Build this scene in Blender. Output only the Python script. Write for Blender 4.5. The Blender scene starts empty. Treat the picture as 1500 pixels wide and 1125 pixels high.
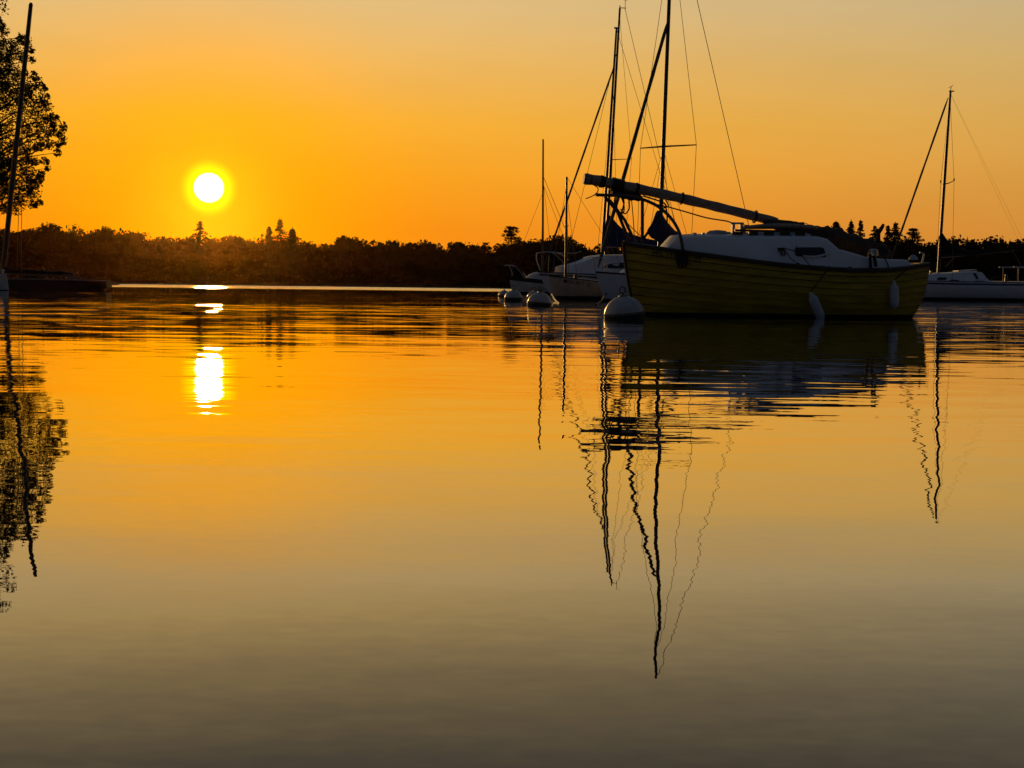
import bpy, math, random
from mathutils import Vector, Matrix
R = math.radians
random.seed(7)
sc = bpy.context.scene
col = sc.collection

# ------------------------------------------------------------------ camera
W0, H0, FPX = 1500.0, 1125.0, 2200.0          # photograph size, focal length in its pixels
CAMH = 0.45
PITCH, ROLL = math.atan(142.0 / FPX), R(0.70)
_f = Vector((0, math.cos(PITCH), -math.sin(PITCH)))
_r0 = Vector((1, 0, 0)); _u0 = Vector((0, math.sin(PITCH), math.cos(PITCH)))
_r = _r0 * math.cos(ROLL) + _u0 * math.sin(ROLL)
_u = -_r0 * math.sin(ROLL) + _u0 * math.cos(ROLL)
CAM = Vector((0, 0, CAMH))
cd = bpy.data.cameras.new('camera'); cam = bpy.data.objects.new('camera', cd); col.objects.link(cam)
cam.matrix_world = Matrix(((_r.x, _u.x, -_f.x, 0), (_r.y, _u.y, -_f.y, 0), (_r.z, _u.z, -_f.z, CAMH), (0, 0, 0, 1)))
cd.sensor_width = 36; cd.lens = 36 * FPX / W0; cd.clip_start = 0.05; cd.clip_end = 20000
sc.camera = cam

def ray(px, py):
    return (_r * ((px - W0 / 2) / FPX) - _u * ((py - H0 / 2) / FPX) + _f).normalized()
def at(px, py, d):                            # the point at depth d (metres along +Y) seen at that pixel
    v = ray(px, py); return CAM + v * (d / v.y)
def project(p):
    q = Vector(p) - CAM; z = q.dot(_f)
    return (W0 / 2 + q.dot(_r) / z * FPX, H0 / 2 - q.dot(_u) / z * FPX)
def on_water(px, d):                          # the point of the water surface at depth d under column px
    x = (px - W0 / 2) / FPX * d
    for _ in range(6):
        x += (px - project((x, d, 0))[0]) / FPX * d
    return Vector((x, d, 0))

# ------------------------------------------------------------------ colour helpers
def lin(c):
    return tuple((v / 255 / 12.92) if v / 255 <= .04045 else ((v / 255 + .055) / 1.055) ** 2.4 for v in c)

# ------------------------------------------------------------------ sky and sun
SUN = ray(306, 275)
sun_el = math.asin(SUN.z); sun_az = math.atan2(SUN.x, SUN.y)
sc.view_settings.view_transform = 'Standard'; sc.view_settings.look = 'None'
sc.view_settings.exposure = 0; sc.view_settings.gamma = 1
world = bpy.data.worlds.new('World'); sc.world = world; world.use_nodes = True
nt = world.node_tree; nt.nodes.clear()
def N(t, typ, **kw):
    n = t.nodes.new(typ)
    for k, v in kw.items(): setattr(n, k, v)
    return n
def mth(t, op, a, b=None, c=None, clamp=False):
    n = t.nodes.new('ShaderNodeMath'); n.operation = op; n.use_clamp = clamp
    for i, v in enumerate((a, b, c)):
        if v is None: continue
        if isinstance(v, (int, float)): n.inputs[i].default_value = v
        else: t.links.new(v, n.inputs[i])
    return n.outputs[0]
def mrange(t, v, a, b, c=0., d=1., smooth=False):
    n = t.nodes.new('ShaderNodeMapRange'); n.clamp = True
    if smooth: n.interpolation_type = 'SMOOTHSTEP'
    t.links.new(v, n.inputs[0])
    for i, q in enumerate((a, b, c, d)): n.inputs[i + 1].default_value = q
    return n.outputs[0]
def ramp(t, v, stops, interp='LINEAR'):
    n = t.nodes.new('ShaderNodeValToRGB'); cr = n.color_ramp; cr.interpolation = interp
    while len(cr.elements) < len(stops): cr.elements.new(0.5)
    for e, (p, c) in zip(cr.elements, stops):
        e.position = p; e.color = tuple(c) + (1,)
    t.links.new(v, n.inputs[0]); return n.outputs[0]
def mixc(t, f, a, b, mode='MIX'):
    n = t.nodes.new('ShaderNodeMix'); n.data_type = 'RGBA'; n.blend_type = mode
    for sk, v in ((n.inputs[0], f), (n.inputs[6], a), (n.inputs[7], b)):
        if isinstance(v, (int, float)): sk.default_value = v
        elif isinstance(v, tuple): sk.default_value = v + (1,) if len(v) == 3 else v
        else: t.links.new(v, sk)
    return n.outputs[2]
tc = N(nt, 'ShaderNodeTexCoord')
sep = N(nt, 'ShaderNodeSeparateXYZ'); nt.links.new(tc.outputs['Generated'], sep.inputs[0])
el = mth(nt, 'MULTIPLY', mth(nt, 'ARCSINE', sep.outputs[2]), 180 / math.pi)          # degrees above the horizon
dot = N(nt, 'ShaderNodeVectorMath', operation='DOT_PRODUCT')
nt.links.new(tc.outputs['Generated'], dot.inputs[0]); dot.inputs[1].default_value = SUN
ang = mth(nt, 'MULTIPLY', mth(nt, 'ARCCOSINE', mth(nt, 'MINIMUM', dot.outputs['Value'], 0.9999999)), 180 / math.pi)
ef = mth(nt, 'DIVIDE', mth(nt, 'MAXIMUM', el, 0.0), 60.0)
S = lambda d: d / 60.0
near = ramp(nt, ef, [(0, lin((255, 138, 0))), (S(2.3), lin((255, 148, 4))), (S(4.2), lin((255, 164, 20))), (S(6.2), lin((252, 177, 45))),
                     (S(8.2), lin((244, 184, 88))), (S(10.4), lin((232, 191, 122))), (S(12.6), lin((234, 193, 118))),
                     (S(18), lin((136, 122, 100))), (S(30), lin((92, 92, 92))), (1, lin((58, 66, 78)))])
side = ramp(nt, ef, [(0, lin((200, 126, 48))), (S(2.3), lin((206, 140, 58))), (S(4.2), lin((213, 154, 70))), (S(6.2), lin((212, 164, 84))),
                     (S(8.2), lin((207, 171, 104))), (S(10.4), lin((200, 176, 130))), (S(14), lin((158, 143, 114))),
                     (S(18), lin((118, 109, 93))), (S(30), lin((76, 80, 86))), (1, lin((52, 62, 76)))])
back = ramp(nt, ef, [(0, lin((31, 38, 49))), (S(15), lin((34, 43, 55))), (1, lin((43, 54, 70)))])
c1 = mixc(nt, mrange(nt, ang, 4, 32), near, side)
c1 = mixc(nt, mrange(nt, ang, 40, 95, smooth=True), c1, back)
# brighter orange halo round the sun, then its yellow aureole and the overexposed disc
c2 = mixc(nt, mth(nt, 'MULTIPLY', mth(nt, 'POWER', mrange(nt, ang, 9.0, 1.0), 1.6), 0.8), c1, (1.2, 0.45, 0.0))
c3 = mixc(nt, mth(nt, 'POWER', mrange(nt, ang, 1.15, 0.55, smooth=True), 1.0), c2, (1.0, 0.95, 0.0))
c4 = mixc(nt, mrange(nt, ang, 0.58, 0.38, smooth=True), c3, (9.0, 8.4, 6.5))
# faint uneven veils of thin haze so the sky is not a perfect gradient
mp = N(nt, 'ShaderNodeMapping'); mp.inputs['Scale'].default_value = (2.2, 2.2, 14.0)
nt.links.new(tc.outputs['Generated'], mp.inputs[0])
nz = N(nt, 'ShaderNodeTexNoise'); nz.inputs['Scale'].default_value = 2.0; nz.inputs['Detail'].default_value = 3
nt.links.new(mp.outputs[0], nz.inputs['Vector'])
veil = mrange(nt, nz.outputs['Fac'], 0.3, 0.7, 0.975, 1.025)
vm = N(nt, 'ShaderNodeVectorMath', operation='SCALE'); nt.links.new(c4, vm.inputs[0]); nt.links.new(veil, vm.inputs['Scale'])
bg = N(nt, 'ShaderNodeBackground'); bg.inputs[1].default_value = 1.0
nt.links.new(vm.outputs[0], bg.inputs[0])
wo = N(nt, 'ShaderNodeOutputWorld'); nt.links.new(bg.outputs[0], wo.inputs[0])

sl = bpy.data.lights.new('sun', 'SUN'); sl.energy = 2.2; sl.angle = R(0.9); sl.color = (1.0, 0.55, 0.16)
so = bpy.data.objects.new('sun', sl); col.objects.link(so)
so.rotation_euler = SUN.to_track_quat('Z', 'Y').to_euler()
try:
    sc.cycles.use_denoising = True
    sc.cycles.denoiser = 'OPENIMAGEDENOISE'
    sc.cycles.max_bounces = 6; sc.cycles.volume_bounces = 0
except Exception: pass

# ------------------------------------------------------------------ materials
def mat(name, c, rough=0.6, metal=0.0, var=0.18, scale=6.0, spec=0.4, stretch=(1, 1, 1), bump=0.0):
    m = bpy.data.materials.new(name); m.use_nodes = True; t = m.node_tree
    b = t.nodes['Principled BSDF']
    b.inputs['Roughness'].default_value = rough; b.inputs['Metallic'].default_value = metal
    b.inputs['Specular IOR Level'].default_value = spec
    tx = N(t, 'ShaderNodeTexCoord'); mp = N(t, 'ShaderNodeMapping'); mp.inputs['Scale'].default_value = stretch
    t.links.new(tx.outputs['Object'], mp.inputs[0])
    n = N(t, 'ShaderNodeTexNoise'); n.inputs['Scale'].default_value = scale; n.inputs['Detail'].default_value = 5
    t.links.new(mp.outputs[0], n.inputs['Vector'])
    lo = tuple(v * (1 - var) for v in c); hi = tuple(min(1, v * (1 + var)) for v in c)
    cc = ramp(t, n.outputs['Fac'], [(0.3, lo), (0.7, hi)])
    t.links.new(cc, b.inputs['Base Color'])
    if bump:
        bn = N(t, 'ShaderNodeBump'); bn.inputs['Strength'].default_value = 0.6; bn.inputs['Distance'].default_value = bump
        t.links.new(n.outputs['Fac'], bn.inputs['Height']); t.links.new(bn.outputs[0], b.inputs['Normal'])
    return m
M = {
 'yellow': mat('yellow paint', (0.39, 0.265, 0.004), 0.55, var=0.32, scale=3, stretch=(.7, 1, 5)),
 'lap_shade': mat('painted lap shade', (0.02, 0.016, 0.006), 0.8),  # shade line under the plank laps, put in as dark colour
 'bottom': mat('black bottom paint', (0.012, 0.012, 0.012), 0.7),
 'black': mat('black rubber', (0.012, 0.012, 0.013), 0.6),
 'wood': mat('dark oiled wood', (0.045, 0.026, 0.014), 0.5, stretch=(1, 6, 6), var=.35),
 'gel': mat('white gelcoat', (0.74, 0.76, 0.80), 0.42, var=0.06, scale=2.5),
 'gelold': mat('weathered white gelcoat', (0.58, 0.56, 0.53), 0.5, var=0.12, scale=3),
 'dinghy': mat('dull grey white gelcoat', (0.40, 0.33, 0.28), 0.55, var=0.2, scale=3),
 'deck': mat('grey deck paint', (0.42, 0.43, 0.45), 0.7),
 'glass': mat('dark acrylic', (0.015, 0.016, 0.02), 0.08, spec=0.5),
 'steel': mat('stainless steel', (0.5, 0.5, 0.5), 0.3, metal=0.9, var=.05),
 'dsteel': mat('dull tube', (0.10, 0.09, 0.085), 0.5, metal=0.5, var=.1),
 'alu': mat('weathered aluminium', (0.20, 0.19, 0.19), 0.5, metal=0.6, var=.12),
 'dalu': mat('dark anodised spar', (0.06, 0.055, 0.055), 0.5, metal=0.3, var=.12),
 'wire': mat('rigging wire', (0.12, 0.10, 0.08), 0.5, metal=0.5),
 'navy': mat('navy canvas', (0.024, 0.022, 0.085), 0.85, bump=.02, scale=9),
 'blackc': mat('black canvas', (0.008, 0.008, 0.009), 0.9, bump=.02, scale=9),
 'canvas': mat('grey sail canvas', (0.34, 0.25, 0.20), 0.9, var=.3, bump=.03, scale=11, stretch=(1, 2, 2)),
 'brownc': mat('brown tarpaulin', (0.07, 0.052, 0.038), 0.9, bump=.03, scale=8),
 'jib': mat('furled sail cloth', (0.09, 0.07, 0.06), 0.9, scale=12),
 'rope': mat('weathered rope', (0.16, 0.13, 0.10), 0.9, scale=40),
 'drope': mat('dark wet rope', (0.03, 0.025, 0.02), 0.8, scale=40),
 'buoy': mat('scuffed white buoy plastic', (0.40, 0.39, 0.38), 0.45, var=.18, scale=7),
 'algae': mat('algae stain', (0.12, 0.11, 0.075), 0.8, var=.5, scale=14),
 'fender': mat('white vinyl', (0.55, 0.57, 0.60), 0.45, var=.12),
 'letter': mat('black lettering', (0.010, 0.009, 0.008), 0.6),
 'blue': mat('blue stripe', (0.03, 0.05, 0.16), 0.4),
 'bark': mat('bark', (0.06, 0.045, 0.03), 0.95, spec=0.0, scale=4, var=.3),
 'leaf': mat('leaf', (0.05, 0.065, 0.02), 0.7, spec=0.0, scale=.5, var=.4),
 'leafd': mat('far foliage', (0.040, 0.046, 0.018), 0.8, spec=0.0, scale=.08, var=.3),
 'needle': mat('conifer needles', (0.03, 0.045, 0.02), 0.8, spec=0.0, scale=.4, var=.3),
 'soil': mat('lakeside soil and grass', (0.07, 0.06, 0.035), 0.95, spec=0.0, scale=.3, var=.4),
 'amber': mat('amber lens', (0.8, 0.35, 0.10), 0.3),
}

# ------------------------------------------------------------------ mesh builder
class MB:
    def __init__(s): s.v = []; s.f = []; s.m = []; s.sm = []
    def add(s, vs, fs, mi=0, smooth=True):
        o = len(s.v); s.v += [tuple(v) for v in vs]
        for f in fs: s.f.append(tuple(i + o for i in f)); s.m.append(mi); s.sm.append(smooth)
    def tube(s, pts, r, n=8, mi=0, cap=True):
        pts = [Vector(p) for p in pts]; rs = r if isinstance(r, (list, tuple)) else [r] * len(pts)
        vs, fs = [], []; up = None
        for i, p in enumerate(pts):
            t = (pts[min(i + 1, len(pts) - 1)] - pts[max(i - 1, 0)]).normalized()
            if up is None:
                up = t.orthogonal().normalized()
            up = (up - t * up.dot(t)).normalized(); w = t.cross(up)
            for k in range(n):
                a = 2 * math.pi * k / n
                vs.append(p + (up * math.cos(a) + w * math.sin(a)) * rs[i])
        for i in range(len(pts) - 1):
            for k in range(n):
                fs.append((i * n + k, i * n + (k + 1) % n, (i + 1) * n + (k + 1) % n, (i + 1) * n + k))
        if cap:
            fs.append(tuple(range(n))[::-1]); fs.append(tuple((len(pts) - 1) * n + k for k in range(n)))
        s.add(vs, fs, mi)
    def box(s, c, d, mi=0, rz=0.0, ry=0.0):
        m = Matrix.Rotation(rz, 3, 'Z') @ Matrix.Rotation(ry, 3, 'Y'); c = Vector(c)
        vs = [c + m @ Vector((x * d[0] / 2, y * d[1] / 2, z * d[2] / 2)) for x in (-1, 1) for y in (-1, 1) for z in (-1, 1)]
        s.add(vs, [(0, 1, 3, 2), (4, 6, 7, 5), (0, 4, 5, 1), (2, 3, 7, 6), (0, 2, 6, 4), (1, 5, 7, 3)], mi, False)
    def loft(s, rings, mi=0, closed=True, cap=True, smooth=True):
        n = len(rings[0]); vs = [p for r_ in rings for p in r_]; fs = []
        for i in range(len(rings) - 1):
            for k in range(n if closed else n - 1):
                fs.append((i * n + k, i * n + (k + 1) % n, (i + 1) * n + (k + 1) % n, (i + 1) * n + k))
        if cap:
            fs.append(tuple(range(n))[::-1]); fs.append(tuple((len(rings) - 1) * n + k for k in range(n)))
        s.add(vs, fs, mi, smooth)
    def lathe(s, c, prof, n=24, axis=None, mi=None):
        # prof: (radius, height) along the axis
        c = Vector(c); ax = Vector(axis or (0, 0, 1)).normalized(); u = ax.orthogonal().normalized(); w = ax.cross(u)
        for i in range(len(prof) - 1):
            (r0, h0), (r1, h1) = prof[i], prof[i + 1]
            vs = []
            for r_, h in ((r0, h0), (r1, h1)):
                for k in range(n):
                    a = 2 * math.pi * k / n; vs.append(c + ax * h + (u * math.cos(a) + w * math.sin(a)) * r_)
            s.add(vs, [(k, (k + 1) % n, n + (k + 1) % n, n + k) for k in range(n)], mi[i] if mi else 0)
    def prism(s, poly, y0, y1, mi=0):
        # polygon in local x,z extruded along y
        n = len(poly); vs = [(x, y0, z) for x, z in poly] + [(x, y1, z) for x, z in poly]
        s.add(vs, [tuple(range(n)), tuple(range(2 * n - 1, n - 1, -1))] + [(k, n + k, n + (k + 1) % n, (k + 1) % n) for k in range(n)], mi, False)
    def build(s, name, mats, parent=None, loc=None):
        me = bpy.data.meshes.new(name); me.from_pydata(s.v, [], s.f)
        for m in (mats if isinstance(mats, (list, tuple)) else [mats]): me.materials.append(m)
        me.polygons.foreach_set('material_index', s.m); me.polygons.foreach_set('use_smooth', s.sm)
        me.update(); me.validate()
        if len(s.f) < 60000:
            import bmesh
            b = bmesh.new(); b.from_mesh(me)
            bmesh.ops.remove_doubles(b, verts=b.verts, dist=1e-5)
            bmesh.ops.recalc_face_normals(b, faces=b.faces); b.to_mesh(me); b.free()
            try: me.set_sharp_from_angle(angle=R(38))
            except Exception: pass
        o = bpy.data.objects.new(name, me); col.objects.link(o)
        if parent: o.parent = parent
        if loc is not None: o.location = loc
        return o
def tag(o, label=None, cat=None, group=None, kind=None):
    for k, v in (('label', label), ('category', cat), ('group', group), ('kind', kind)):
        if v: o[k] = v
    return o
def thing(name, label, cat, loc, rz=0.0, group=None):
    e = bpy.data.objects.new(name, None); col.objects.link(e); e.location = loc; e.rotation_euler = (0, 0, rz)
    e.empty_display_size = .2
    return tag(e, label, cat, group)
def lerp(a, b, t): return a + (b - a) * t
def interp(pts, x):
    if x <= pts[0][0]: return pts[0][1]
    for (a, b), (c, d) in zip(pts, pts[1:]):
        if x <= c: return lerp(b, d, (x - a) / (c - a)) if c > a else d
    return pts[-1][1]
def smooth_pts(pts, k=6):                      # Catmull-Rom through 3-D points
    pts = [Vector(p) for p in pts]; out = []
    for i in range(len(pts) - 1):
        p0, p1, p2, p3 = pts[max(i - 1, 0)], pts[i], pts[i + 1], pts[min(i + 2, len(pts) - 1)]
        for j in range(k):
            t = j / k
            out.append(0.5 * (2 * p1 + (p2 - p0) * t + (2 * p0 - 5 * p1 + 4 * p2 - p3) * t * t + (3 * p1 - p0 - 3 * p2 + p3) * t ** 3))
    return out + [pts[-1]]

class Frame:                                   # a boat's own axes: bow to -x, the side facing us is -y
    def __init__(s, loc, yaw): s.o = Vector(loc); s.yaw = yaw; s.m = Matrix.Rotation(yaw, 3, 'Z'); s.i = s.m.transposed()
    def P(s, px, py, y=0.0):                   # pixel -> point of the boat's vertical plane at local y
        c = s.i @ (CAM - s.o); d = s.i @ ray(px, py)
        return c + d * ((y - c.y) / d.y)
    def world(s, p): return s.o + s.m @ Vector(p)

def text_mesh(txt, size):
    cu = bpy.data.curves.new('lettering', 'FONT'); cu.body = txt; cu.size = size; cu.extrude = 0; cu.space_character = 1.1
    o = bpy.data.objects.new('lettering', cu); col.objects.link(o)
    bpy.context.view_layer.update()
    me = bpy.data.meshes.new_from_object(o.evaluated_get(bpy.context.evaluated_depsgraph_get()))
    vs = [v.co.copy() for v in me.vertices]; fs = [tuple(p.vertices) for p in me.polygons]
    bpy.data.objects.remove(o); bpy.data.meshes.remove(me); bpy.data.curves.remove(cu)
    return vs, fs

# ------------------------------------------------------------------ water
def water():
    m = bpy.data.materials.new('lake water'); m.use_nodes = True; t = m.node_tree
    t.nodes.remove(t.nodes['Principled BSDF']); out_ = t.nodes['Material Output']
    g = N(t, 'ShaderNodeNewGeometry')
    ln = N(t, 'ShaderNodeVectorMath', operation='LENGTH'); t.links.new(g.outputs['Position'], ln.inputs[0])
    dist = ln.outputs['Value']
    def layer(scale, amp, detail=1.0, off=0.0, across=1.0, turn=3):
        mp = N(t, 'ShaderNodeMapping'); mp.inputs['Scale'].default_value = scale; mp.inputs['Location'].default_value = (off, off * 1.7, 0)
        mp.inputs['Rotation'].default_value = (0, 0, R(turn))
        t.links.new(g.outputs['Position'], mp.inputs[0])
        n = N(t, 'ShaderNodeTexNoise'); n.inputs['Scale'].default_value = 1.0; n.inputs['Detail'].default_value = detail
        t.links.new(mp.outputs[0], n.inputs['Vector'])
        s = N(t, 'ShaderNodeVectorMath', operation='SUBTRACT'); t.links.new(n.outputs['Color'], s.inputs[0]); s.inputs[1].default_value = (.5, .5, .5)
        k = N(t, 'ShaderNodeVectorMath', operation='SCALE'); t.links.new(s.outputs[0], k.inputs[0])
        if isinstance(amp, (int, float)): k.inputs['Scale'].default_value = amp
        else: t.links.new(amp, k.inputs['Scale'])
        w = N(t, 'ShaderNodeVectorMath', operation='MULTIPLY'); t.links.new(k.outputs[0], w.inputs[0]); w.inputs[1].default_value = (across, 1, 0)
        return w.outputs[0]
    # patches where a breath of wind ruffles the surface
    pn = N(t, 'ShaderNodeTexNoise'); pn.inputs['Scale'].default_value = 1.0; pn.inputs['Detail'].default_value = 2
    pm = N(t, 'ShaderNodeMapping'); pm.inputs['Scale'].default_value = (.012, .06, 0); t.links.new(g.outputs['Position'], pm.inputs[0]); t.links.new(pm.outputs[0], pn.inputs['Vector'])
    patch = mrange(t, pn.outputs['Fac'], .35, .65, .5, 1.5)
    def amt(stops):                            # slope against distance from the jetty
        out = None
        for (d0, a0), (d1, a1) in zip(stops, stops[1:]):
            r_ = mrange(t, dist, d0, d1, 0 if out else a0, a1 - a0 if out else a1)
            out = r_ if out is None else mth(t, 'ADD', out, r_)
        return mth(t, 'MULTIPLY', out, patch)
    parts = [layer((.16, .75, 0), amt(WAVES[0]), 2, 3.1, .25, -7), layer((.6, 2.4, 0), amt(WAVES[1]), 1.5, 11.7, 1.7, 3), layer((2.2, 13.0, 0), amt(WAVES[2]), 1, 5.3, .22, 2), layer((22, 40, 0), amt([(1, .014), (4, .012), (9, .003), (12, 0)]), 1, 8.8, .5, 0)]
    s = parts[0]
    for p in parts[1:]:
        a = N(t, 'ShaderNodeVectorMath', operation='ADD'); t.links.new(s, a.inputs[0]); t.links.new(p, a.inputs[1]); s = a.outputs[0]
    fl = N(t, 'ShaderNodeVectorMath', operation='MULTIPLY'); t.links.new(s, fl.inputs[0]); fl.inputs[1].default_value = (1.0, 1.0, 0)
    cb = N(t, 'ShaderNodeCombineXYZ'); cb.inputs['Z'].default_value = 1.0      # far wind waves: normals tilted this way to brighten the water there
    t.links.new(mrange(t, dist, 140, 180, 0, -.10), cb.inputs['Y'])
    ad = N(t, 'ShaderNodeVectorMath', operation='ADD'); t.links.new(fl.outputs[0], ad.inputs[0]); t.links.new(cb.outputs[0], ad.inputs[1])
    nn = N(t, 'ShaderNodeVectorMath', operation='NORMALIZE'); t.links.new(ad.outputs[0], nn.inputs[0])
    # mirror-like surface over dark water, its reflectance falling as the view steepens
    gl = N(t, 'ShaderNodeBsdfGlossy'); gl.inputs['Roughness'].default_value = 0.0; gl.inputs['Color'].default_value = (1, 1, 1, 1)
    df = N(t, 'ShaderNodeBsdfDiffuse'); df.inputs['Color'].default_value = (0.016, 0.016, 0.012, 1)
    lw = N(t, 'ShaderNodeLayerWeight'); lw.inputs['Blend'].default_value = 0.5
    gz = mth(t, 'SUBTRACT', 1.0, lw.outputs['Facing'])
    for sk in (gl.inputs['Normal'], lw.inputs['Normal']): t.links.new(nn.outputs[0], sk)
    rf = ramp(t, gz, [(p, (v, v, v)) for p, v in REFLECT])
    mx = N(t, 'ShaderNodeMixShader'); t.links.new(rf, mx.inputs[0]); t.links.new(df.outputs[0], mx.inputs[1]); t.links.new(gl.outputs[0], mx.inputs[2])
    t.links.new(mx.outputs[0], out_.inputs['Surface'])
    mb = MB(); mb.add([(-2500, -400, 0), (2500, -400, 0), (2500, 1200, 0), (-2500, 1200, 0)], [(0, 1, 2, 3)], 0, False)
    return tag(mb.build('water', m), 'calm lake water mirroring the orange sunrise sky', 'water', kind='structure')
REFLECT = [(0, .97), (.064, .90), (.095, .84), (.124, .74), (.167, .56), (.218, .43), (.305, .28), (.6, .08), (1, .03)]
WAVES = [[(1.5, .040), (3, .055), (6, .038), (10, .018), (40, .025), (140, .025), (175, .25)],
         [(1.4, .012), (2.6, .026), (5, .030), (8, .022), (14, .030), (28, .055), (45, .042), (100, .032), (140, .03), (175, .35)],
         [(3, .010), (5.4, .050), (7.5, .062), (10, .055), (12, .028), (14, .028), (28, .055), (45, .042), (100, .032), (140, .03), (175, .35)]]
water()

# ------------------------------------------------------------------ land
def land(name, outline_fn, label):
    pass
def far_land():
    mb = MB(); nx, ny = 90, 10; vs = []
    rr = random.Random(3)
    for j in range(ny + 1):
        for i in range(nx + 1):
            x = lerp(-1100, 1100, i / nx)
            yy = 446 + 3 * math.sin(x * .03) + 2 * math.sin(x * .11) + [0, 1.5, 5, 12, 25, 45, 80, 160, 320, 600, 1000][j]
            z = [-.3, .25, .6, 1.5, 3.2, 6.5, 9.0, 10.5, 11, 11, 11][j] + (rr.uniform(-.1, .1) if 0 < j < 4 else 0)
            vs.append((x, yy, z))
    fs = [(j * (nx + 1) + i, j * (nx + 1) + i + 1, (j + 1) * (nx + 1) + i + 1, (j + 1) * (nx + 1) + i) for j in range(ny) for i in range(nx)]
    mb.add(vs, fs)
    tag(mb.build('far_shore', M['soil']), 'low wooded far bank of the lake', 'shore', kind='structure')
far_land()
def near_bank():
    pts = [(-260, 88), (-110, 92), (-60, 100), (-49, 118), (-50, 150), (-55, 190), (-57.5, 215), (-58.5, 228), (-61, 238), (-68, 248), (-90, 262), (-260, 300)]
    cx, cy = -170, 190; mb = MB(); rings = []
    for k, (s, z) in enumerate(((1.0, -.25), (.985, .22), (.95, .45), (.85, .8), (.5, 1.3))):
        rings.append([Vector((lerp(cx, x, s), lerp(cy, y, s), z)) for x, y in pts])
    mb.loft(rings, cap=False, smooth=False)
    mb.add(rings[-1], [tuple(range(len(pts)))])
    tag(mb.build('shore', M['soil']), 'low dark spit of land at the left edge of the lake', 'shore', kind='structure')
near_bank()

# ------------------------------------------------------------------ foliage
def leaf_quads(mb, c, rad, n, size, rr, flat=1.0, mi=0, shell=0.0):
    c = Vector(c)
    for _ in range(n):
        while True:
            p = Vector((rr.uniform(-1, 1), rr.uniform(-1, 1), rr.uniform(-1, 1)))
            if shell * shell < p.length_squared < 1: break
        p = c + Vector((p.x * rad[0], p.y * rad[1], p.z * rad[2]))
        a = Vector((rr.gauss(0, 1), rr.gauss(0, 1), rr.gauss(0, flat))).normalized()
        b = a.orthogonal().normalized(); b.rotate(Matrix.Rotation(rr.uniform(0, 6.28), 3, a)); e = a.cross(b)
        s = size * rr.uniform(.55, 1.3)
        mb.add([p - b * s * .5, p + e * s * .3, p + b * s * .5, p - e * s * .3], [(0, 1, 2, 3)], mi, False)

PROFILE = [(-400, 336), (-100, 334), (0, 334), (30, 329), (60, 325), (100, 325), (118, 334), (150, 328), (165, 334), (195, 333), (212, 341), (240, 340),
 (262, 345), (285, 340), (305, 345), (325, 340), (345, 342), (372, 347), (385, 340), (415, 344), (440, 347), (455, 350), (480, 353), (497, 345), (515, 344),
 (540, 350), (575, 349), (600, 353), (625, 350), (645, 356), (672, 351), (690, 354), (715, 353), (735, 352), (765, 352), (785, 346), (800, 342), (838, 343), (850, 352),
 (868, 358), (895, 352), (940, 356), (1000, 352), (1100, 348), (1160, 340), (1195, 336), (1230, 344), (1270, 346), (1300, 350), (1330, 343), (1352, 357), (1362, 349), (1385, 341), (1402, 342),
 (1415, 350), (1440, 344), (1465, 344), (1485, 352), (1500, 344), (1560, 338), (1900, 340)]
def forest():
    rr = random.Random(11); mb = MB()
    px = -700
    while px < 2400:
        for row in range(3):
            d = 456 + row * 9 + rr.uniform(-3, 3)
            q = px + rr.uniform(-6, 6)
            top = interp(PROFILE, q) + (0 if row == 1 else rr.uniform(3, 14)) + rr.uniform(-1, 4)
            h = at(q, top, d).z; x = at(q, top, d).x; base = .6 + row * .7
            w = h * rr.uniform(.22, .32)
            nb = 12
            for k in range(nb):
                u = rr.uniform(0, 1) ** .8
                cz = lerp(h * .28, h * .88, u); ww = w * (1 - .55 * max(0, u - .45) / .55)
                a = rr.uniform(0, 6.28); rad = h * rr.uniform(.12, .18)
                cx = x + math.cos(a) * max(0, ww - rad * .6); cy = d + math.sin(a) * max(0, ww - rad * .6)
                cz = min(cz, h - rad * .9)
                leaf_quads(mb, (cx, cy, cz), (rad * 1.15, rad * 1.15, rad * .85), 56, 1.15, rr)
            if row == 0: mb.tube([(x, d, 0), (x + rr.uniform(-.5, .5), d, h * .6)], [.25, .12], 5, 1)
        # bushes along the bank
        for k in range(2):
            d = 449 + rr.uniform(0, 4); p = at(px + rr.uniform(-6, 6), 400, d)
            rad = rr.uniform(1.4, 3.0)
            leaf_quads(mb, (p.x, d + 2, rad * .8), (rad * 1.5, rad, rad), 60, .9, rr)
        px += 13
    tag(mb.build('forest', [M['leafd'], M['bark']]), 'dark continuous belt of leafy trees along the far shore', 'forest', kind='stuff')
forest()

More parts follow.
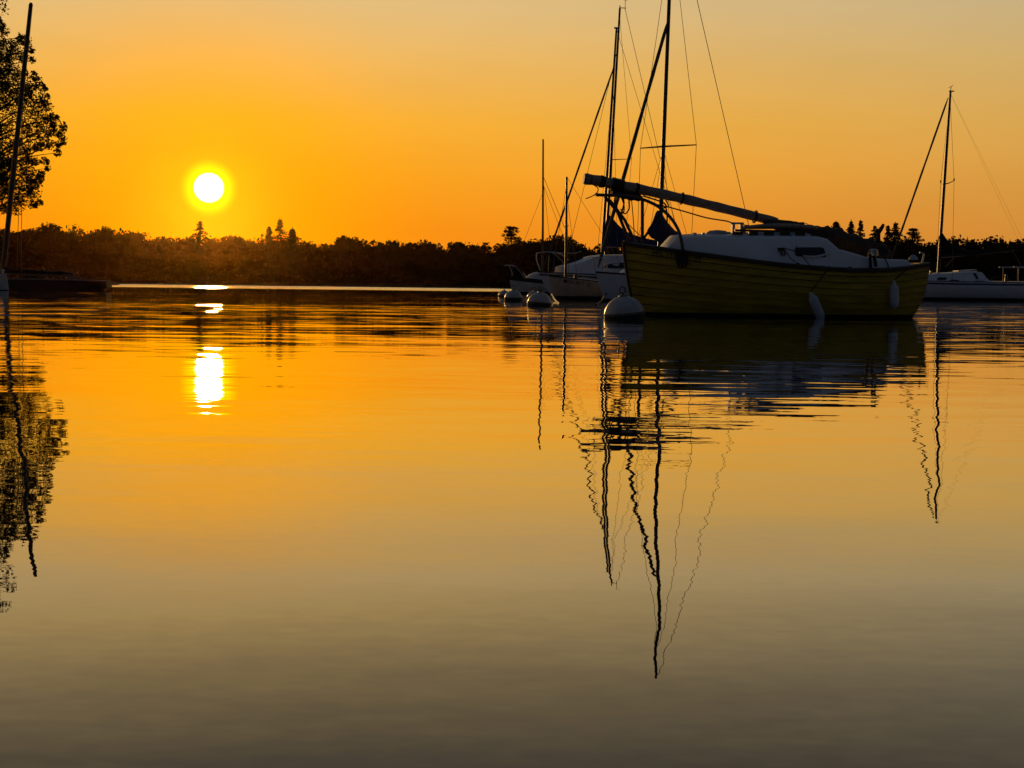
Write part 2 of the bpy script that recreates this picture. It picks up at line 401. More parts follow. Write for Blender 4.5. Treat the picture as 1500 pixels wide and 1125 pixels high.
def conifer(px, ytop, w_px, label, d=447.5, gaps=.15, lean=0, dense=1.0, seed=1, y0=.2, vis=24):
    rr = random.Random(seed * 31 + 5)
    b = on_water(px, d); top = at(px, ytop, d); h = top.z
    e = thing('conifer_tree', label, 'tree', (b.x, d, .3), 0, 'conifers rising above the far tree line')
    t = MB(); t.tube([(0, 0, 0), (lean * .5, 0, h * .5), (lean, 0, h - .3)], [.28, .18, .04], 6); t.build('trunk', M['bark'], e)
    c = MB(); wm = w_px * d / FPX / 2; z = h * y0
    while z < h - .35:
        u = z / h; rad = wm * min(1.1, ((h - z) / (vis * d / FPX)) ** .85) * 1.05 + .12
        for k in range(int(9 * dense)):
            if rr.random() < gaps: continue
            a = rr.uniform(0, 6.28); L_ = rad * rr.uniform(.6, 1.15); x0 = lean * u
            for q in range(4):
                s = (q + .6) / 4 * L_
                p = (x0 + math.cos(a) * s, math.sin(a) * s, z + .1 * L_ - .22 * s + rr.uniform(-.15, .15))
                leaf_quads(c, p, (.35, .35, .16), 3, .62, rr, mi=0)
        z += rr.uniform(.38, .62)
    leaf_quads(c, (lean, 0, h - .35), (.14, .14, .55), 14, .45, rr)
    c.build('crown', M['needle'], e)
def roundtree(px, ytop, w_px, label, d=448.5, seed=1, group='broad trees standing out of the far tree line', layers=False):
    rr = random.Random(seed * 17 + 3)
    b = on_water(px, d); h = at(px, ytop, d).z
    e = thing('pine_tree' if layers else 'broadleaf_tree', label, 'tree', (b.x, d, .3), 0, group)
    t = MB(); t.tube([(0, 0, 0), (.2, 0, h * .5), (0, 0, h * .88)], [.35, .25, .08], 6)
    c = MB(); wm = w_px * d / FPX / 2
    for k in range(24):
        u = rr.uniform(0, 1); cz = lerp(h * .42, h * .94, u)
        if layers: u = (k // 4 + .5) / 6; cz = lerp(h - 30 * d / FPX, h, u)
        ww = wm * (1.0 - .6 * u ** 1.6) if layers else wm * math.sin(math.pi * lerp(.25, .93, u))
        a = rr.uniform(0, 6.28) + k * 1.57; rad = wm * rr.uniform(.26, .4)
        p = (math.cos(a) * max(0, ww - rad), math.sin(a) * max(0, ww - rad), cz - rad * .5)
        t.tube([(0, 0, max(1, p[2] - rad)), p], [.08, .03], 4)
        leaf_quads(c, p, (rad * 1.2, rad, rad * (.42 if layers else .75)), 55, .62, rr)
    t.build('trunk', M['bark'], e); c.build('crown', M['needle'] if layers else M['leafd'], e)
conifer(293, 325, 26, 'small ragged conifer just below the sun on the far shore', seed=2, gaps=.35)
conifer(410, 322, 24, 'tall thin gappy conifer right of the sun above the far trees', seed=3, gaps=.35)
conifer(394, 333, 20, 'short ragged conifer left of the tall thin one', seed=4, gaps=.3)
conifer(428, 335, 22, 'dense cone shaped conifer right of the tall thin one', seed=5, gaps=.0, dense=1.8)
conifer(1163, 326, 26, 'conifer rising behind the cabin roof of the yellow boat', seed=6)
conifer(1222, 326, 34, 'wide bushy conifer right of the yellow boat cabin', seed=7, gaps=.05, dense=1.5)
conifer(1244, 324, 16, 'narrow conifer with a round tip, left of the thinnest one', seed=8, gaps=.1, dense=1.3)
conifer(1258, 324, 13, 'thinnest spindly conifer beside its narrow neighbour', seed=9, gaps=.25)
conifer(1279, 332, 22, 'short conifer just left of the fork post on the yellow boat', seed=10)
conifer(1298, 331, 14, 'slim conifer just right of the fork post on the yellow boat', seed=12)
conifer(1309, 327, 22, 'pointed conifer left of the slanting furled jib at right', seed=13, dense=1.4)
roundtree(748, 330, 40, 'layered round topped pine standing alone above the far trees', seed=21, layers=True, group='pines on the far shore')
roundtree(1337, 333, 34, 'flat topped pine right of the slanting furled jib', seed=22, layers=True, group='pines on the far shore')
roundtree(75, 324, 70, 'broad round tree on the far shore under the hanging branches', seed=23)
roundtree(156, 328, 34, 'small domed tree on the far shore between the big tree and the sun', seed=24)
roundtree(505, 343, 42, 'low round tree on the far shore halfway from sun to masts', seed=25)
roundtree(820, 341, 62, 'wide dark tree behind the small vertical masts', seed=26)
roundtree(1503, 340, 30, 'round tree at the right edge of the far shore', seed=27)
roundtree(1448, 343, 60, 'broad tree on the far shore above the black sail cover', seed=28)

def big_tree():
    rr = random.Random(5); d = 125.0; k = d / FPX
    b = at(-95, 400, d); b.z = .6
    e = thing('leafy_tree', 'big leafy tree overhanging the left edge of the picture', 'tree', b)
    inv = lambda p: p - b
    tops = [inv(at(px, py, d)) for px, py in ((-95, 300), (-92, 180), (-85, 40), (-80, -60))]
    t = MB(); t.tube(smooth_pts([(0, 0, -.8)] + tops), [lerp(.55, .12, i / 24) for i in range(25)], 10)
    cl = [(8, 75, 20), (28, 78, 17), (-10, 90, 30), (12, 112, 26), (-5, 150, 34), (18, 190, 24), (-10, 210, 34), (45, 128, 8), (50, 112, 7), (52, 140, 17), (66, 148, 10), (40, 160, 15),
          (58, 168, 17), (72, 172, 10), (80, 176, 9), (48, 190, 15), (66, 192, 13), (82, 192, 10), (90, 196, 7), (92, 206, 7), (94, 186, 5), (72, 212, 8), (84, 224, 6), (58, 214, 9), (40, 212, 15), (52, 236, 7), (66, 236, 6), (70, 246, 5),
          (15, 232, 26), (30, 250, 20), (46, 262, 14), (58, 256, 8), (20, 276, 22), (38, 280, 14), (50, 282, 11), (48, 300, 7), (28, 298, 11), (0, 280, 30), (-15, 260, 30), (4, 306, 8), (52, 270, 9), (60, 262, 5),
          (38, 60, 8), (44, 72, 7), (48, 88, 5), (30, 55, 7), (4, 45, 10), (0, 33, 6), (62, 128, 6), (56, 118, 6), (86, 212, 5), (56, 296, 5), (20, 130, 20), (30, 110, 12), (36, 140, 14)]
    for _ in range(64):
        cl.append((rr.uniform(-230, -15), rr.uniform(-60, 280), rr.uniform(18, 36)))
    c = MB()
    for px, py, r_ in cl:
        dd = d + rr.uniform(-1, 1) * (2.0 if r_ < 18 else 4.5)
        p = inv(at(px, py, dd)); rad = r_ * k
        n_ = int(50 + 430 * rad ** 1.8)
        leaf_quads(c, p, (rad * 1.1, rad * 1.3, rad), n_ // 2, .215, rr)
        for q in range(5):                     # leafy sprays round the clump
            v = Vector((rr.gauss(0, 1), rr.gauss(0, 1), rr.gauss(0, 1))).normalized() * rad * rr.uniform(.5, 1.15); r2 = rad * rr.uniform(.3, .5)
            leaf_quads(c, p + v, (r2 * 1.1, r2 * 1.1, r2), n_ // 9 + 6, .21, rr)
        # a limb climbs from the trunk and droops out to the clump
        zt = max(2.5, p.z - abs(p.x) * rr.uniform(.5, .9)); s = Vector((interp([(0, 0), (22, .9)], zt), 0, zt)); n_ = (p - s).length
        m1 = s.lerp(p, .35) + Vector((rr.uniform(-.5, .5), rr.uniform(-.5, .5), .12 * n_)); m2 = s.lerp(p, .72) + Vector((rr.uniform(-.3, .3), rr.uniform(-.3, .3), .10 * n_))
        pl_ = smooth_pts([s, m1, m2, p], 4); t.tube(pl_, [lerp(.04 + .009 * n_, .012, i / (len(pl_) - 1)) for i in range(len(pl_))], 5)
    t.build('trunk', M['bark'], e); c.build('crown', M['leaf'], e)
big_tree()

# ------------------------------------------------------------------ mooring buoys
BUOYS = 'white mooring balls'
def ring(mb, c, r, t, n=14, mi=0, yaw=0.0):
    pts = [Vector(c) + Vector((math.cos(a) * r * math.cos(yaw), math.cos(a) * r * math.sin(yaw), math.sin(a) * r)) for a in [2 * math.pi * i / n for i in range(n + 1)]]
    mb.tube(pts, t, 6, mi, cap=False)
def buoy(px, d, rad, label, sink=.12, ring_r=.05, tilt=(0, 0, 1)):
    p = on_water(px, d); e = thing('mooring_buoy', label, 'buoy', p, 0, BUOYS)
    b = MB(); prof = []; mi = []
    n = 30
    for i in range(n + 1):
        a = math.pi * (i / n); prof.append((max(.001, rad * math.sin(a)), -rad * math.cos(a) + rad * sink))
    b.lathe((0, 0, 0), prof, 32, tilt, [1 if prof[i + 1][1] < rad * .30 else 2 if prof[i + 1][1] < rad * .40 else 0 for i in range(n)])
    b.build('ball', [M['buoy'], M['bottom'], M['algae']], e)
    f = MB(); top = prof[-1][1]
    f.lathe((0, 0, 0), [(.001, top - .02), (rad * .22, top - .02), (rad * .20, top + .012), (.001, top + .016)], 16, tilt)
    f.tube([Vector(tilt).normalized() * (top), Vector(tilt).normalized() * (top + .04)], .012, 6)
    ring(f, Vector(tilt).normalized() * (top + .035 + ring_r), ring_r, .011, yaw=.4)
    f.build('eye_ring', M['dsteel'], e)
    return e
buoy(915, 22.3, .305, 'largest white mooring ball, at the bow of the yellow boat', tilt=(-.10, -.05, 1))
buoy(790, 36.5, .30, 'middle sized mooring ball with dark base left of the numbered boat', tilt=(.06, 0, 1))
buoy(752, 51, .31, 'mooring ball in front of the small dark banded boat', ring_r=.06)
buoy(738.5, 68, .27, 'smallest white mooring ball, farthest left in the row', ring_r=.03)
buoy(783, 57, .29, 'white mooring ball half hidden behind a nearer one', ring_r=.05)

# ------------------------------------------------------------------ the yellow clinker sailboat
def yellow_boat():
    org = on_water(1128, 25.6); F = Frame(org, R(9))
    e = thing('yellow_sailboat', 'yellow lapstrake sailboat with white cabin and its mast lowered over the bow', 'sailboat', org, R(9))
    XB = F.P(914, 356, 0).x; XS = F.P(1356, 387, -.25).x; L = XS - XB
    def half(x):                               # half beam at the sheer
        t = (x - XB) / L
        if t <= 0: return 0.0
        if t < .55: return .98 * (1 - (1 - t / .55) ** 2.1) ** .95
        return lerp(.98, .42, ((t - .55) / .45) ** 1.9)
    raw = [(914, 356), (935, 359), (960, 362.5), (1000, 369), (1040, 374), (1080, 379.5), (1115, 384), (1150, 388), (1200, 392.5), (1250, 395.5), (1300, 395), (1330, 392), (1356, 387)]
    pts = []
    for px, py in raw:
        y = 0.0
        for _ in range(8):
            q = F.P(px, py, y); y = -half(q.x)
        pts.append((q.x, q.z))
    sheer = lambda x: interp(pts, x)
    DR = .34
    def stem_x(s):                             # bow profile, s 0 sheer .. 1 keel
        return XB + .30 * s ** 1.35
    def stern_x(s):
        return XS - .12 * s - .62 * max(0, s - .35) ** 1.6
    def pt(t, s):                              # hull skin on the near side, no plank steps
        xs = lerp(XB, XS, t); zs = sheer(xs)
        x = lerp(stem_x(s), stern_x(s), t); z = lerp(zs, -DR, s)
        full = lerp(1.15, 2.6, min(1, t / .5)) if t < .5 else lerp(2.6, 1.7, (t - .5) / .5)
        y = half(xs) * max(0.0, 1 - s ** full) ** lerp(.95, .62, min(1, t * 2.2))
        return Vector((x, -y, z))
    NP, NX = 10, 64
    ts = [(i / NX) ** 1.15 for i in range(NX + 1)]
    h = MB()
    for sgn in (1, -1):
        for k in range(NP):
            s0, s1 = k / NP * .93 + (0 if k else 0), (k + 1) / NP * .93
            rows = []
            for s_, off in ((s0, .001 if k else 0), (lerp(s0, s1, .5), .012), (s1 - .007, .028), (s1 + .004, .0)):
                row = []
                for t in ts:
                    p = pt(t, s_); q = pt(min(1, t + .01), s_) - pt(max(0, t - .01), s_)
                    dwn = pt(t, min(1, s_ + .01)) - pt(t, max(0, s_ - .01))
                    nrm = q.cross(dwn); nrm = nrm.normalized() if nrm.length > 1e-9 else Vector((0, -1, 0))
                    if nrm.y > 0: nrm = -nrm
                    fade = min(1, t * 14, (1 - t) * 20 + .35)
                    p = p + nrm * off * fade
                    row.append(Vector((p.x, p.y * sgn, p.z)))
                rows.append(row)
            bot = 1 if k < NP - 1 else 1
            h.loft(rows[:2], 0 if k < NP - 2 else 2, closed=False, cap=False)
            h.loft(rows[1:3], 0 if k < NP - 2 else 2, closed=False, cap=False)
            h.loft(rows[2:4], 1, closed=False, cap=False, smooth=False)  # undercut of each lap, its shade painted dark
        rows = [[Vector((pt(t, s_).x, pt(t, s_).y * sgn, pt(t, s_).z)) for t in ts] for s_ in (.93, .965, 1.0)]
        h.loft(rows, 2, closed=False, cap=False)
    # transom
    tr = [pt(1, s_ / 12) for s_ in range(13)]
    h.add(tr + [Vector((p.x, -p.y, p.z)) for p in tr], [(i, i + 1, 13 + i + 1, 13 + i) for i in range(12)], 0, False)
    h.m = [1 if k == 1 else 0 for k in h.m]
    hull = h.build('hull', [M['yellow'], M['lap_shade'], M['bottom']], e)
    import bmesh
    bm_ = bmesh.new(); bm_.from_mesh(hull.data)
    bmesh.ops.bisect_plane(bm_, geom=bm_.verts[:] + bm_.edges[:] + bm_.faces[:], plane_co=(0, 0, .06), plane_no=(0, 0, 1))
    for f in bm_.faces:
        if f.calc_center_median().z < .06: f.material_index = 2
    bm_.to_mesh(hull.data); bm_.free()
    # stem post
    st = MB(); st.tube([Vector((stem_x(s_) - .012, 0, lerp(sheer(XB) + .03, -DR, s_))) for s_ in [i / 10 for i in range(11)]], .026, 6); st.build('stem_post', M['wood'], e)
    # rub rail and toe rail
    rl = MB()
    for sgn in (1, -1):
        secs = []
        for i in range(49):
            x = lerp(XB - .01, XS + .01, i / 48); b_ = half(x); z = sheer(x)
            secs.append([Vector((x, sgn * -(b_ + dy), z + dz)) for dy, dz in ((.035, -.045), (.035, .015), (-.02, .035), (-.045, .03), (-.045, -.045))])
        rl.loft(secs, 0, smooth=False)
    z = sheer(XS); rl.box((XS, 0, z - .01), (.05, 2 * half(XS) + .05, .08))
    rub = rl.build('rub_rail', M['wood'], e)
    sc_ = MB()
    for i in range(26):
        x = lerp(XB + .4, XS - .3, i / 25); sc_ = MB()
        sc_.lathe((x, -(half(x) + .034), sheer(x) - .015), [(.006, 0), (.005, .003), (.001, .004)], 8, (0, -1, 0))
        sc_.build('screw', M['alu'], rub)
    # deck
    dk = MB(); rows = []
    for i in range(41):
        x = lerp(XB + .03, XS - .02, i / 40); b_ = max(.003, half(x) - .04)
        rows.append([Vector((x, b_ * v, sheer(x) - .01 + .05 * (1 - v * v) * min(1, b_))) for v in (-1, -.5, 0, .5, 1)])
    dk.loft(rows, 0, closed=False, cap=False); dk.build('deck', M['deck'], e)
    # cabin and cockpit coaming: profile traced in the plane of the cabin side
    YC = -.80
    prof = [(981.5, 374), (990, 360), (1003, 346.5), (1030, 345), (1100, 345.5), (1160, 346), (1203, 346.5), (1216, 350), (1228, 361), (1232, 365)]
    coam = [(1232, 365), (1252, 370.5), (1275, 377), (1300, 379), (1325, 379.5), (1340, 380), (1350, 388)]
    pl = [F.P(px, py, YC) for px, py in prof]; pz = [(p.x, p.z) for p in pl]
    cw = lambda x: min(half(x) - .085, .84)
    c = MB(); secs = []
    xs_ = sorted(set([p.x for p in pl] + [lerp(pl[0].x, pl[-1].x, i / 40) for i in range(41)]))
    for x in xs_:
        w = max(.10, cw(x)); zt = interp(pz, x); zb = sheer(x) - .02; zt = max(zt, zb + .01); in_ = min(.10, (zt - zb) * .22)
        prf = [(-w, zb), (-w + in_ * .85, lerp(zb, zt, .86)), (-w + in_ + .02, lerp(zb, zt, .96)), (-w + in_ + .06, zt)]
        wt = -prf[3][0]
        sec = [Vector((x, y, z_)) for y, z_ in prf] + [Vector((x, wt * v, zt + .055 * (1 - v * v) * min(1, (zt - zb) / .3))) for v in (-.6, -.2, .2, .6)] + [Vector((x, -y, z_)) for y, z_ in reversed(prf)]
        secs.append(sec)
    c.loft(secs, 0, closed=True)
    cab = c.build('cabin', M['gel'], e)
    cm = MB(); pc = [F.P(px, py, YC) for px, py in coam]; pcz = [(p.x, p.z) for p in pc]
    for sgn in (1, -1):
        secs = []
        for i in range(25):
            x = lerp(pc[0].x - .02, pc[-1].x, i / 24); w = max(.2, min(half(x) - .075, .84)); zt = interp(pcz, x); zb = sheer(x) - .02
            zt = max(zt, zb + .02); in_ = min(.09, (zt - zb) * .22)
            secs.append([Vector((x, sgn * -(w), zb)), Vector((x, sgn * -(w - in_), zt - .02)), Vector((x, sgn * -(w - in_ - .03), zt)), Vector((x, sgn * -(w - in_ - .10), zt)), Vector((x, sgn * -(w - in_ - .12), zb - .1))])
        cm.loft(secs, 0)
    # aft deck between the coamings
    x0, x1 = F.P(1300, 380, YC).x, F.P(1346, 384, YC).x
    for i in range(8):
        xa, xb = lerp(x0, x1, i / 8), lerp(x0, x1, (i + 1) / 8)
        w0, w1 = min(half(xa) - .2, .8), min(half(xb) - .2, .8)
        za, zb_ = interp(pcz, xa) - .012, interp(pcz, xb) - .012
        cm.add([(xa, -w0, za), (xb, -w1, zb_), (xb, w1, zb_), (xa, w0, za)], [(0, 1, 2, 3)])
    cm.build('coaming', M['gel'], e)
    side = lambda x, z_: -(cw(x) - min(.10, (interp(pz, x) - sheer(x) + .02) * .22) * .85 * (z_ - sheer(x) + .02) / (.86 * (interp(pz, x) - sheer(x) + .02)))
    def plate(poly_px, thick, name, m, parent, rows=0):
        mb = MB(); vs = []
        for px, py in poly_px:
            q = F.P(px, py, YC); vs.append((q.x, q.z))
        n = len(vs)
        fr = [Vector((x, side(x, z_) - thick, z_)) for x, z_ in vs]; bk = [Vector((x, side(x, z_) + .02, z_)) for x, z_ in vs]
        mb.add(fr + bk, [tuple(range(n))] + [(k, n + k, n + (k + 1) % n, (k + 1) % n) for k in range(n)], 0, False)
        return mb.build(name, m, parent)
    w = plate([(1165, 364), (1168, 362.3), (1204, 362), (1207.5, 364), (1210, 373), (1209, 376.5), (1168, 375.5), (1164.5, 373)], .010, 'window', M['glass'], cab)
    # window frame: a pale tube along the lower edge, rising to the right, as on the photograph
    fr = MB()
    lowp = [F.P(px, py, YC) for px, py in ((1176, 375.2), (1190, 376), (1202, 374.5), (1212, 371.5), (1216, 370))]
    fr.tube(smooth_pts([Vector((q.x, side(q.x, q.z) - .02, q.z)) for q in lowp], 5), .016, 8); fr.build('frame', M['gel'], w)
    sl_ = MB(); q0, q1 = F.P(1160, 387.5, YC), F.P(1209, 389, YC)
    sl_.tube([Vector((q0.x, side(q0.x, q0.z) - .015, q0.z)), Vector((q1.x, side(q1.x, q1.z) - .015, q1.z))], .014, 8); sl_.build('side_rail', M['gel'], cab)
    # black turning block with a line running aft to the window
    bl = MB(); q = F.P(1144, 365, YC)
    bl.box((q.x, side(q.x, q.z) - .02, q.z), (.10, .05, .05)); q2 = F.P(1146.5, 371, YC)
    bl.tube([Vector((q.x - .02, side(q.x, q.z) - .035, q.z)), Vector((q2.x - .02, side(q2.x, q2.z) - .03, q2.z - .03)), Vector((q2.x + .03, side(q2.x, q2.z) - .03, q2.z - .03)), Vector((q.x + .045, side(q.x, q.z) - .035, q.z))], .013, 6)
    qs = [F.P(px, py, YC) for px, py in ((1148, 363), (1158, 366), (1165, 368))]
    bl.tube([Vector((a.x, side(a.x, a.z) - .02, a.z)) for a in qs], .007, 5)
    qs = [F.P(px, py, YC) for px, py in ((1150, 367), (1157, 377), (1165, 385))]
    bl.tube([Vector((a.x, side(a.x, a.z) - .015, a.z)) for a in qs], .006, 5)
    bl.build('turning_block', M['black'], cab)
    for px, py in ((1165, 386), (1243, 393)):
        dn = MB(); q = F.P(px, py, YC); dn.lathe((q.x, -(half(q.x) - .06), sheer(q.x) + .03), [(.04, -.03), (.04, .0), (.025, .02), (.001, .03)], 10)
        dn.build('deck_fitting', M['black'], e)
    # roof gear: grab rails on blocks, sliding hatch, upturned pale hatch cover, mast step
    for sgn in (1, -1):
        gr = MB(); zr = lambda x: interp(pz, x) + .018
        xa, xb = F.P(1082, 342, YC).x, F.P(1206, 342, YC).x
        y_ = sgn * .58
        gr.box(((xa + xb) / 2, y_, zr((xa + xb) / 2) + .072), (xb - xa, .05, .035))
        for i in range(6):
            x = lerp(xa + .05, xb - .05, i / 5); gr.box((x, y_, zr(x) + .028), (.16, .045, .056))
        gr.build('grab_rail', M['wood'], cab)
    ht = MB(); a, b_ = F.P(1085, 340, 0), F.P(1185, 340, 0)
    zt = interp(pz, (a.x + b_.x) / 2) + .05
    secs = []
    for i in range(17):
        u = i / 16; x = lerp(a.x, b_.x, u); hh = .085 * min(1, math.sin(math.pi * min(max(u, .02), .98)) * 1.6); 
        secs.append([Vector((x, .42 * math.cos(a_), zt + hh * max(0, math.sin(a_)) - .01)) for a_ in [math.pi * k / 10 for k in range(11)]])
    ht.loft(secs, 0, closed=True); ht.build('sliding_hatch', M['deck'], cab)
    tp = MB(); secs = []
    for i in range(15):
        u = i / 14; q = F.P(lerp(1087, 1196, u), lerp(333.5, 334, u) - 2.5 * math.sin(math.pi * u), -.12); r_ = lerp(.018, .05, math.sin(math.pi * min(.96, max(.04, u))) ** .6)
        secs.append([Vector((q.x, -.12 + 6 * r_ * math.cos(a_) * .8, q.z + r_ * math.sin(a_))) for a_ in [2 * math.pi * k / 10 for k in range(10)]])
    tp.loft(secs, 0); tp.build('folded_cover', M['canvas'], cab)
    ms = MB()
    for px in (1073.5, 1085):
        q0, q1 = F.P(px, 346, -.05), F.P(px, 327, -.05)
        ms.box(((q0.x + q1.x) / 2, -.05, (q0.z + q1.z) / 2), (.045, .10, q1.z - q0.z))
    q0, q1 = F.P(1073.5, 327, -.05), F.P(1085, 327, -.05); ms.box(((q0.x + q1.x) / 2, -.05, q0.z), (.22, .10, .03))
    q = F.P(1089, 338, -.05); ms.box((q.x, -.05, q.z - .02), (.06, .09, .17))
    ms.build('mast_step', M['gelold'], cab)
    for px in (1017.5, 1030):
        hb = MB(); q = F.P(px, 343.5, -.3); hb.box((q.x, -.3, q.z), (.05, .06, .06)); hb.build('deck_vent', M['gel'], cab)
    q = F.P(1051, 342, -.1); hc = MB(); hc.lathe((q.x, -.1, q.z - .03), [(.21, -.05), (.20, .03), (.14, .075), (.001, .09)], 18); hc.build('fore_hatch', M['deck'], cab)
    # lowered mast lashed over bow rail and cabin, its sail track bundle still on it
    mp_ = [(857.5, 262), (880, 265.5), (905, 271), (950, 280), (1000, 291), (1050, 303), (1100, 315.5), (1138, 325.5)]
    pts3 = [F.P(px, py, 0) for px, py in mp_]
    ml = MB(); sp = smooth_pts(pts3, 6); rr = random.Random(2)
    ml.tube(sp, [.088 * (1 + .05 * math.sin(i * 1.3) + rr.uniform(-.03, .03)) * lerp(1.04, .86, min(1, i / 42)) for i in range(len(sp))], 16); mo = ml.build('lowered_mast', M['canvas'], e)
    for px, py, ln_, r_ in ((884, 266.5, .10, .098), (906, 271.5, .22, .112), (934, 277, .06, .10), (1000, 291, .03, .100), (1108, 318, .05, .106)):
        bd = MB(); q = F.P(px, py, 0); dv = (pts3[4] - pts3[1]).normalized()
        for k in range(max(1, int(ln_ / .03))):
            c_ = q + dv * (k * .03 - ln_ / 2); bd.tube([c_ - dv * .012, c_ + dv * .012], r_ * rr.uniform(.95, 1.06), 14)
        bd.build('lashing', M['drope'], mo)
    q = pts3[0]; dv = (pts3[1] - pts3[0]).normalized(); cp = MB(); cp.tube([q - dv * .03, q + dv * .10], [.086, .09], 14); cp.build('end_cap', M['black'], mo)
    # foot of the mast: pointed boom end and loose canvas
    bt = MB(); ft = [(1118, 325, .03), (1140, 327.5, .07), (1158, 329.5, .075), (1170, 329.5, .05), (1178, 326.5, .015)]
    sp = [F.P(px, py, -.12) for px, py, _ in ft]; bt.tube(smooth_pts(sp, 4), [interp([(i * 4, f[2]) for i, f in enumerate(ft)], j) for j in range(17)], 10)
    ft = [(1125, 328, .05), (1150, 333, .085), (1180, 337, .10), (1200, 340, .10), (1212, 343, .09)]
    sp = [F.P(px, py, .05) for px, py, _ in ft]; bt.tube(smooth_pts(sp, 4), [interp([(i * 4, f[2]) for i, f in enumerate(ft)], j) * rr.uniform(.92, 1.08) for j in range(17)], 12)
    bt.build('gathered_sail', M['brownc'], e)
    tb = MB(); ft = [(1203, 346, .12), (1214, 347, .18), (1228, 352, .20), (1246, 357, .17), (1262, 360, .15), (1278, 364, .14), (1292, 368, .12), (1302, 371, .06)]
    sp = [F.P(px, py, .12) for px, py, _ in ft]; sp = smooth_pts(sp, 5); secs = []
    for j, p in enumerate(sp):
        r_ = interp([(i * 5, f[2]) for i, f in enumerate(ft)], j)
        secs.append([p + Vector((.02 * math.sin(j * 2.1), 1.7 * r_ * math.cos(a_), r_ * math.sin(a_) * (1 + .16 * math.sin(3 * a_ + j * .9)))) for a_ in [2 * math.pi * k / 16 for k in range(16)]])
    tb.loft(secs, 0); tb.build('boom_cover', M['brownc'], e)
    # boom crutch with a fork
    cr = MB(); q0, q1, q2, q3 = [F.P(px, py, .1) for px, py in ((1286, 384), (1286, 339), (1294, 328), (1282.5, 336))]
    cr.tube([q0, q1], [.05, .045], 8); cr.tube(smooth_pts([q1 - Vector((0, 0, .03)), lerp(q1, q2, .6) + Vector((.02, 0, 0)), q2], 4), [.045 - i * .003 for i in range(9)], 8); cr.tube([q1, q3], .035, 8)
    cr.build('boom_crutch', M['wood'], e)
    # outboard motor clamped at the stern
    ob = MB(); q = F.P(1277, 369, -.45)
    ob.loft([[q + Vector((x_ * sx + .02, y_ * .10, dz)) for x_, y_ in [(math.cos(a_), math.sin(a_)) for a_ in [2 * math.pi * k / 14 for k in range(14)]]] for dz, sx in ((-.08, .05), (-.06, .075), (0, .085), (.035, .075), (.05, .03))])
    wn = ob.build('winch', M['steel'], e)
    oh = MB(); qa, qb = F.P(1276, 373, -.86), F.P(1282, 393, -.86)
    oh.tube([(qa.x, -.80, qa.z), (qa.x - .01, -.86, (qa.z + qb.z) / 2), (qa.x, -.86, qb.z)], .028, 8); oh.tube([(qb.x, -.80, qa.z - .02), (qb.x + .02, -.84, qb.z + .03)], .032, 8)
    oh.tube([(qa.x, -.82, qa.z - .02), (qb.x, -.82, qa.z - .04), (qb.x, -.84, qa.z - .10)], .02, 6)
    oh.build('strap', M['black'], e)
    wh = MB(); q = F.P(1292, 370, -.2); wh.lathe((q.x, -.2, q.z), [(.001, 0), (.08, 0), (.09, .03), (.09, .06), (.001, .07)], 16, (0, -1, .2)); wh.build('steering_wheel_cover', M['black'], e)
    sb = MB(); q0, q1, q2 = [F.P(px, py, .1) for px, py in ((1350, 387), (1353.5, 372), (1347, 370))]
    sb.tube([q0, q1, q2], .017, 6); sb.build('stern_post', M['steel'], e)
    cn = MB(); q = F.P(1338, 378, -.3); cn.lathe((q.x, -.3, q.z - .01), [(.085, -.02), (.07, .02), (.03, .06), (.001, .07)], 12); cn.build('stern_vent', M['deck'], e)
    hp = MB(); qs = [F.P(px, py, YC) for px, py in ((1299, 378.5), (1304, 385), (1306.5, 394))]
    hp.tube([Vector((q.x, -(min(half(q.x) - .075, .84)) - .012, q.z)) for q in qs], .010, 6); hp.build('stern_line', M['drope'], e)
    # bow pulpit
    pb = MB()
    for sgn in (-1, 1):
        y0 = sgn * .30
        a = [F.P(px, py, y0 * k_) for px, py, k_ in ((876, 285.5, .35), (890, 286, .8), (905, 286.3, 1), (920, 287, 1.05), (940, 291.5, 1.15), (958, 299, 1.3), (970, 307, 1.4), (982, 318.5, 1.55), (990, 330, 1.65), (996, 343, 1.75), (999, 358, 1.85), (1000, 366, 1.9))]
        pb.tube(smooth_pts(a, 4), .027, 8)
        pb.tube([F.P(886, 288, y0 * .75), F.P(905, 311, y0 * .7), F.P(921, 352, y0 * .75)], .027, 8)
        pb.tube([F.P(893, 293, y0 * .8), F.P(915, 322, y0 * .85), F.P(930, 354, y0 * .9)], .026, 8)
        pb.tube([F.P(941, 291, y0 * 1.1), F.P(941, 356, y0 * 1.0)], .028, 8)
    pb.tube([F.P(876, 285.5, -.105), F.P(873, 285, 0), F.P(876, 285.5, .105)], .03, 8)
    pb.tube([F.P(905, 286.5, -.30), F.P(905, 286.5, .30)], .03, 8)
    pb.build('bow_pulpit', M['dsteel'], e)
    pk = MB(); q = F.P(906, 281, 0)
    secs = []
    for i in range(9):
        u = i / 8; p_ = F.P(lerp(896, 940, u), lerp(281, 290.5, u), 0); r_ = .075 * math.sin(math.pi * lerp(.2, .8, u)) * (1.15 if i % 2 else .9)
        secs.append([p_ + Vector((0, 2.0 * r_ * math.cos(a_), r_ * math.sin(a_))) for a_ in [2 * math.pi * k / 12 for k in range(12)]])
    pk.loft(secs, 0); pk.build('mast_cradle', M['blackc'], e)
    # loose lines: coils under the mast head, running line to the mast step
    def line(pp, y_, r_=.009, k=5):
        rp = MB(); rp.tube(smooth_pts([F.P(px, py, y_ if isinstance(y_, (int, float)) else y_[i]) for i, (px, py) in enumerate(pp)], k), r_, 5); rp.build('line', M['drope'], e)
    line([(866, 266), (870, 271), (876, 276), (874, 283), (866, 288), (858, 291)], -.05)
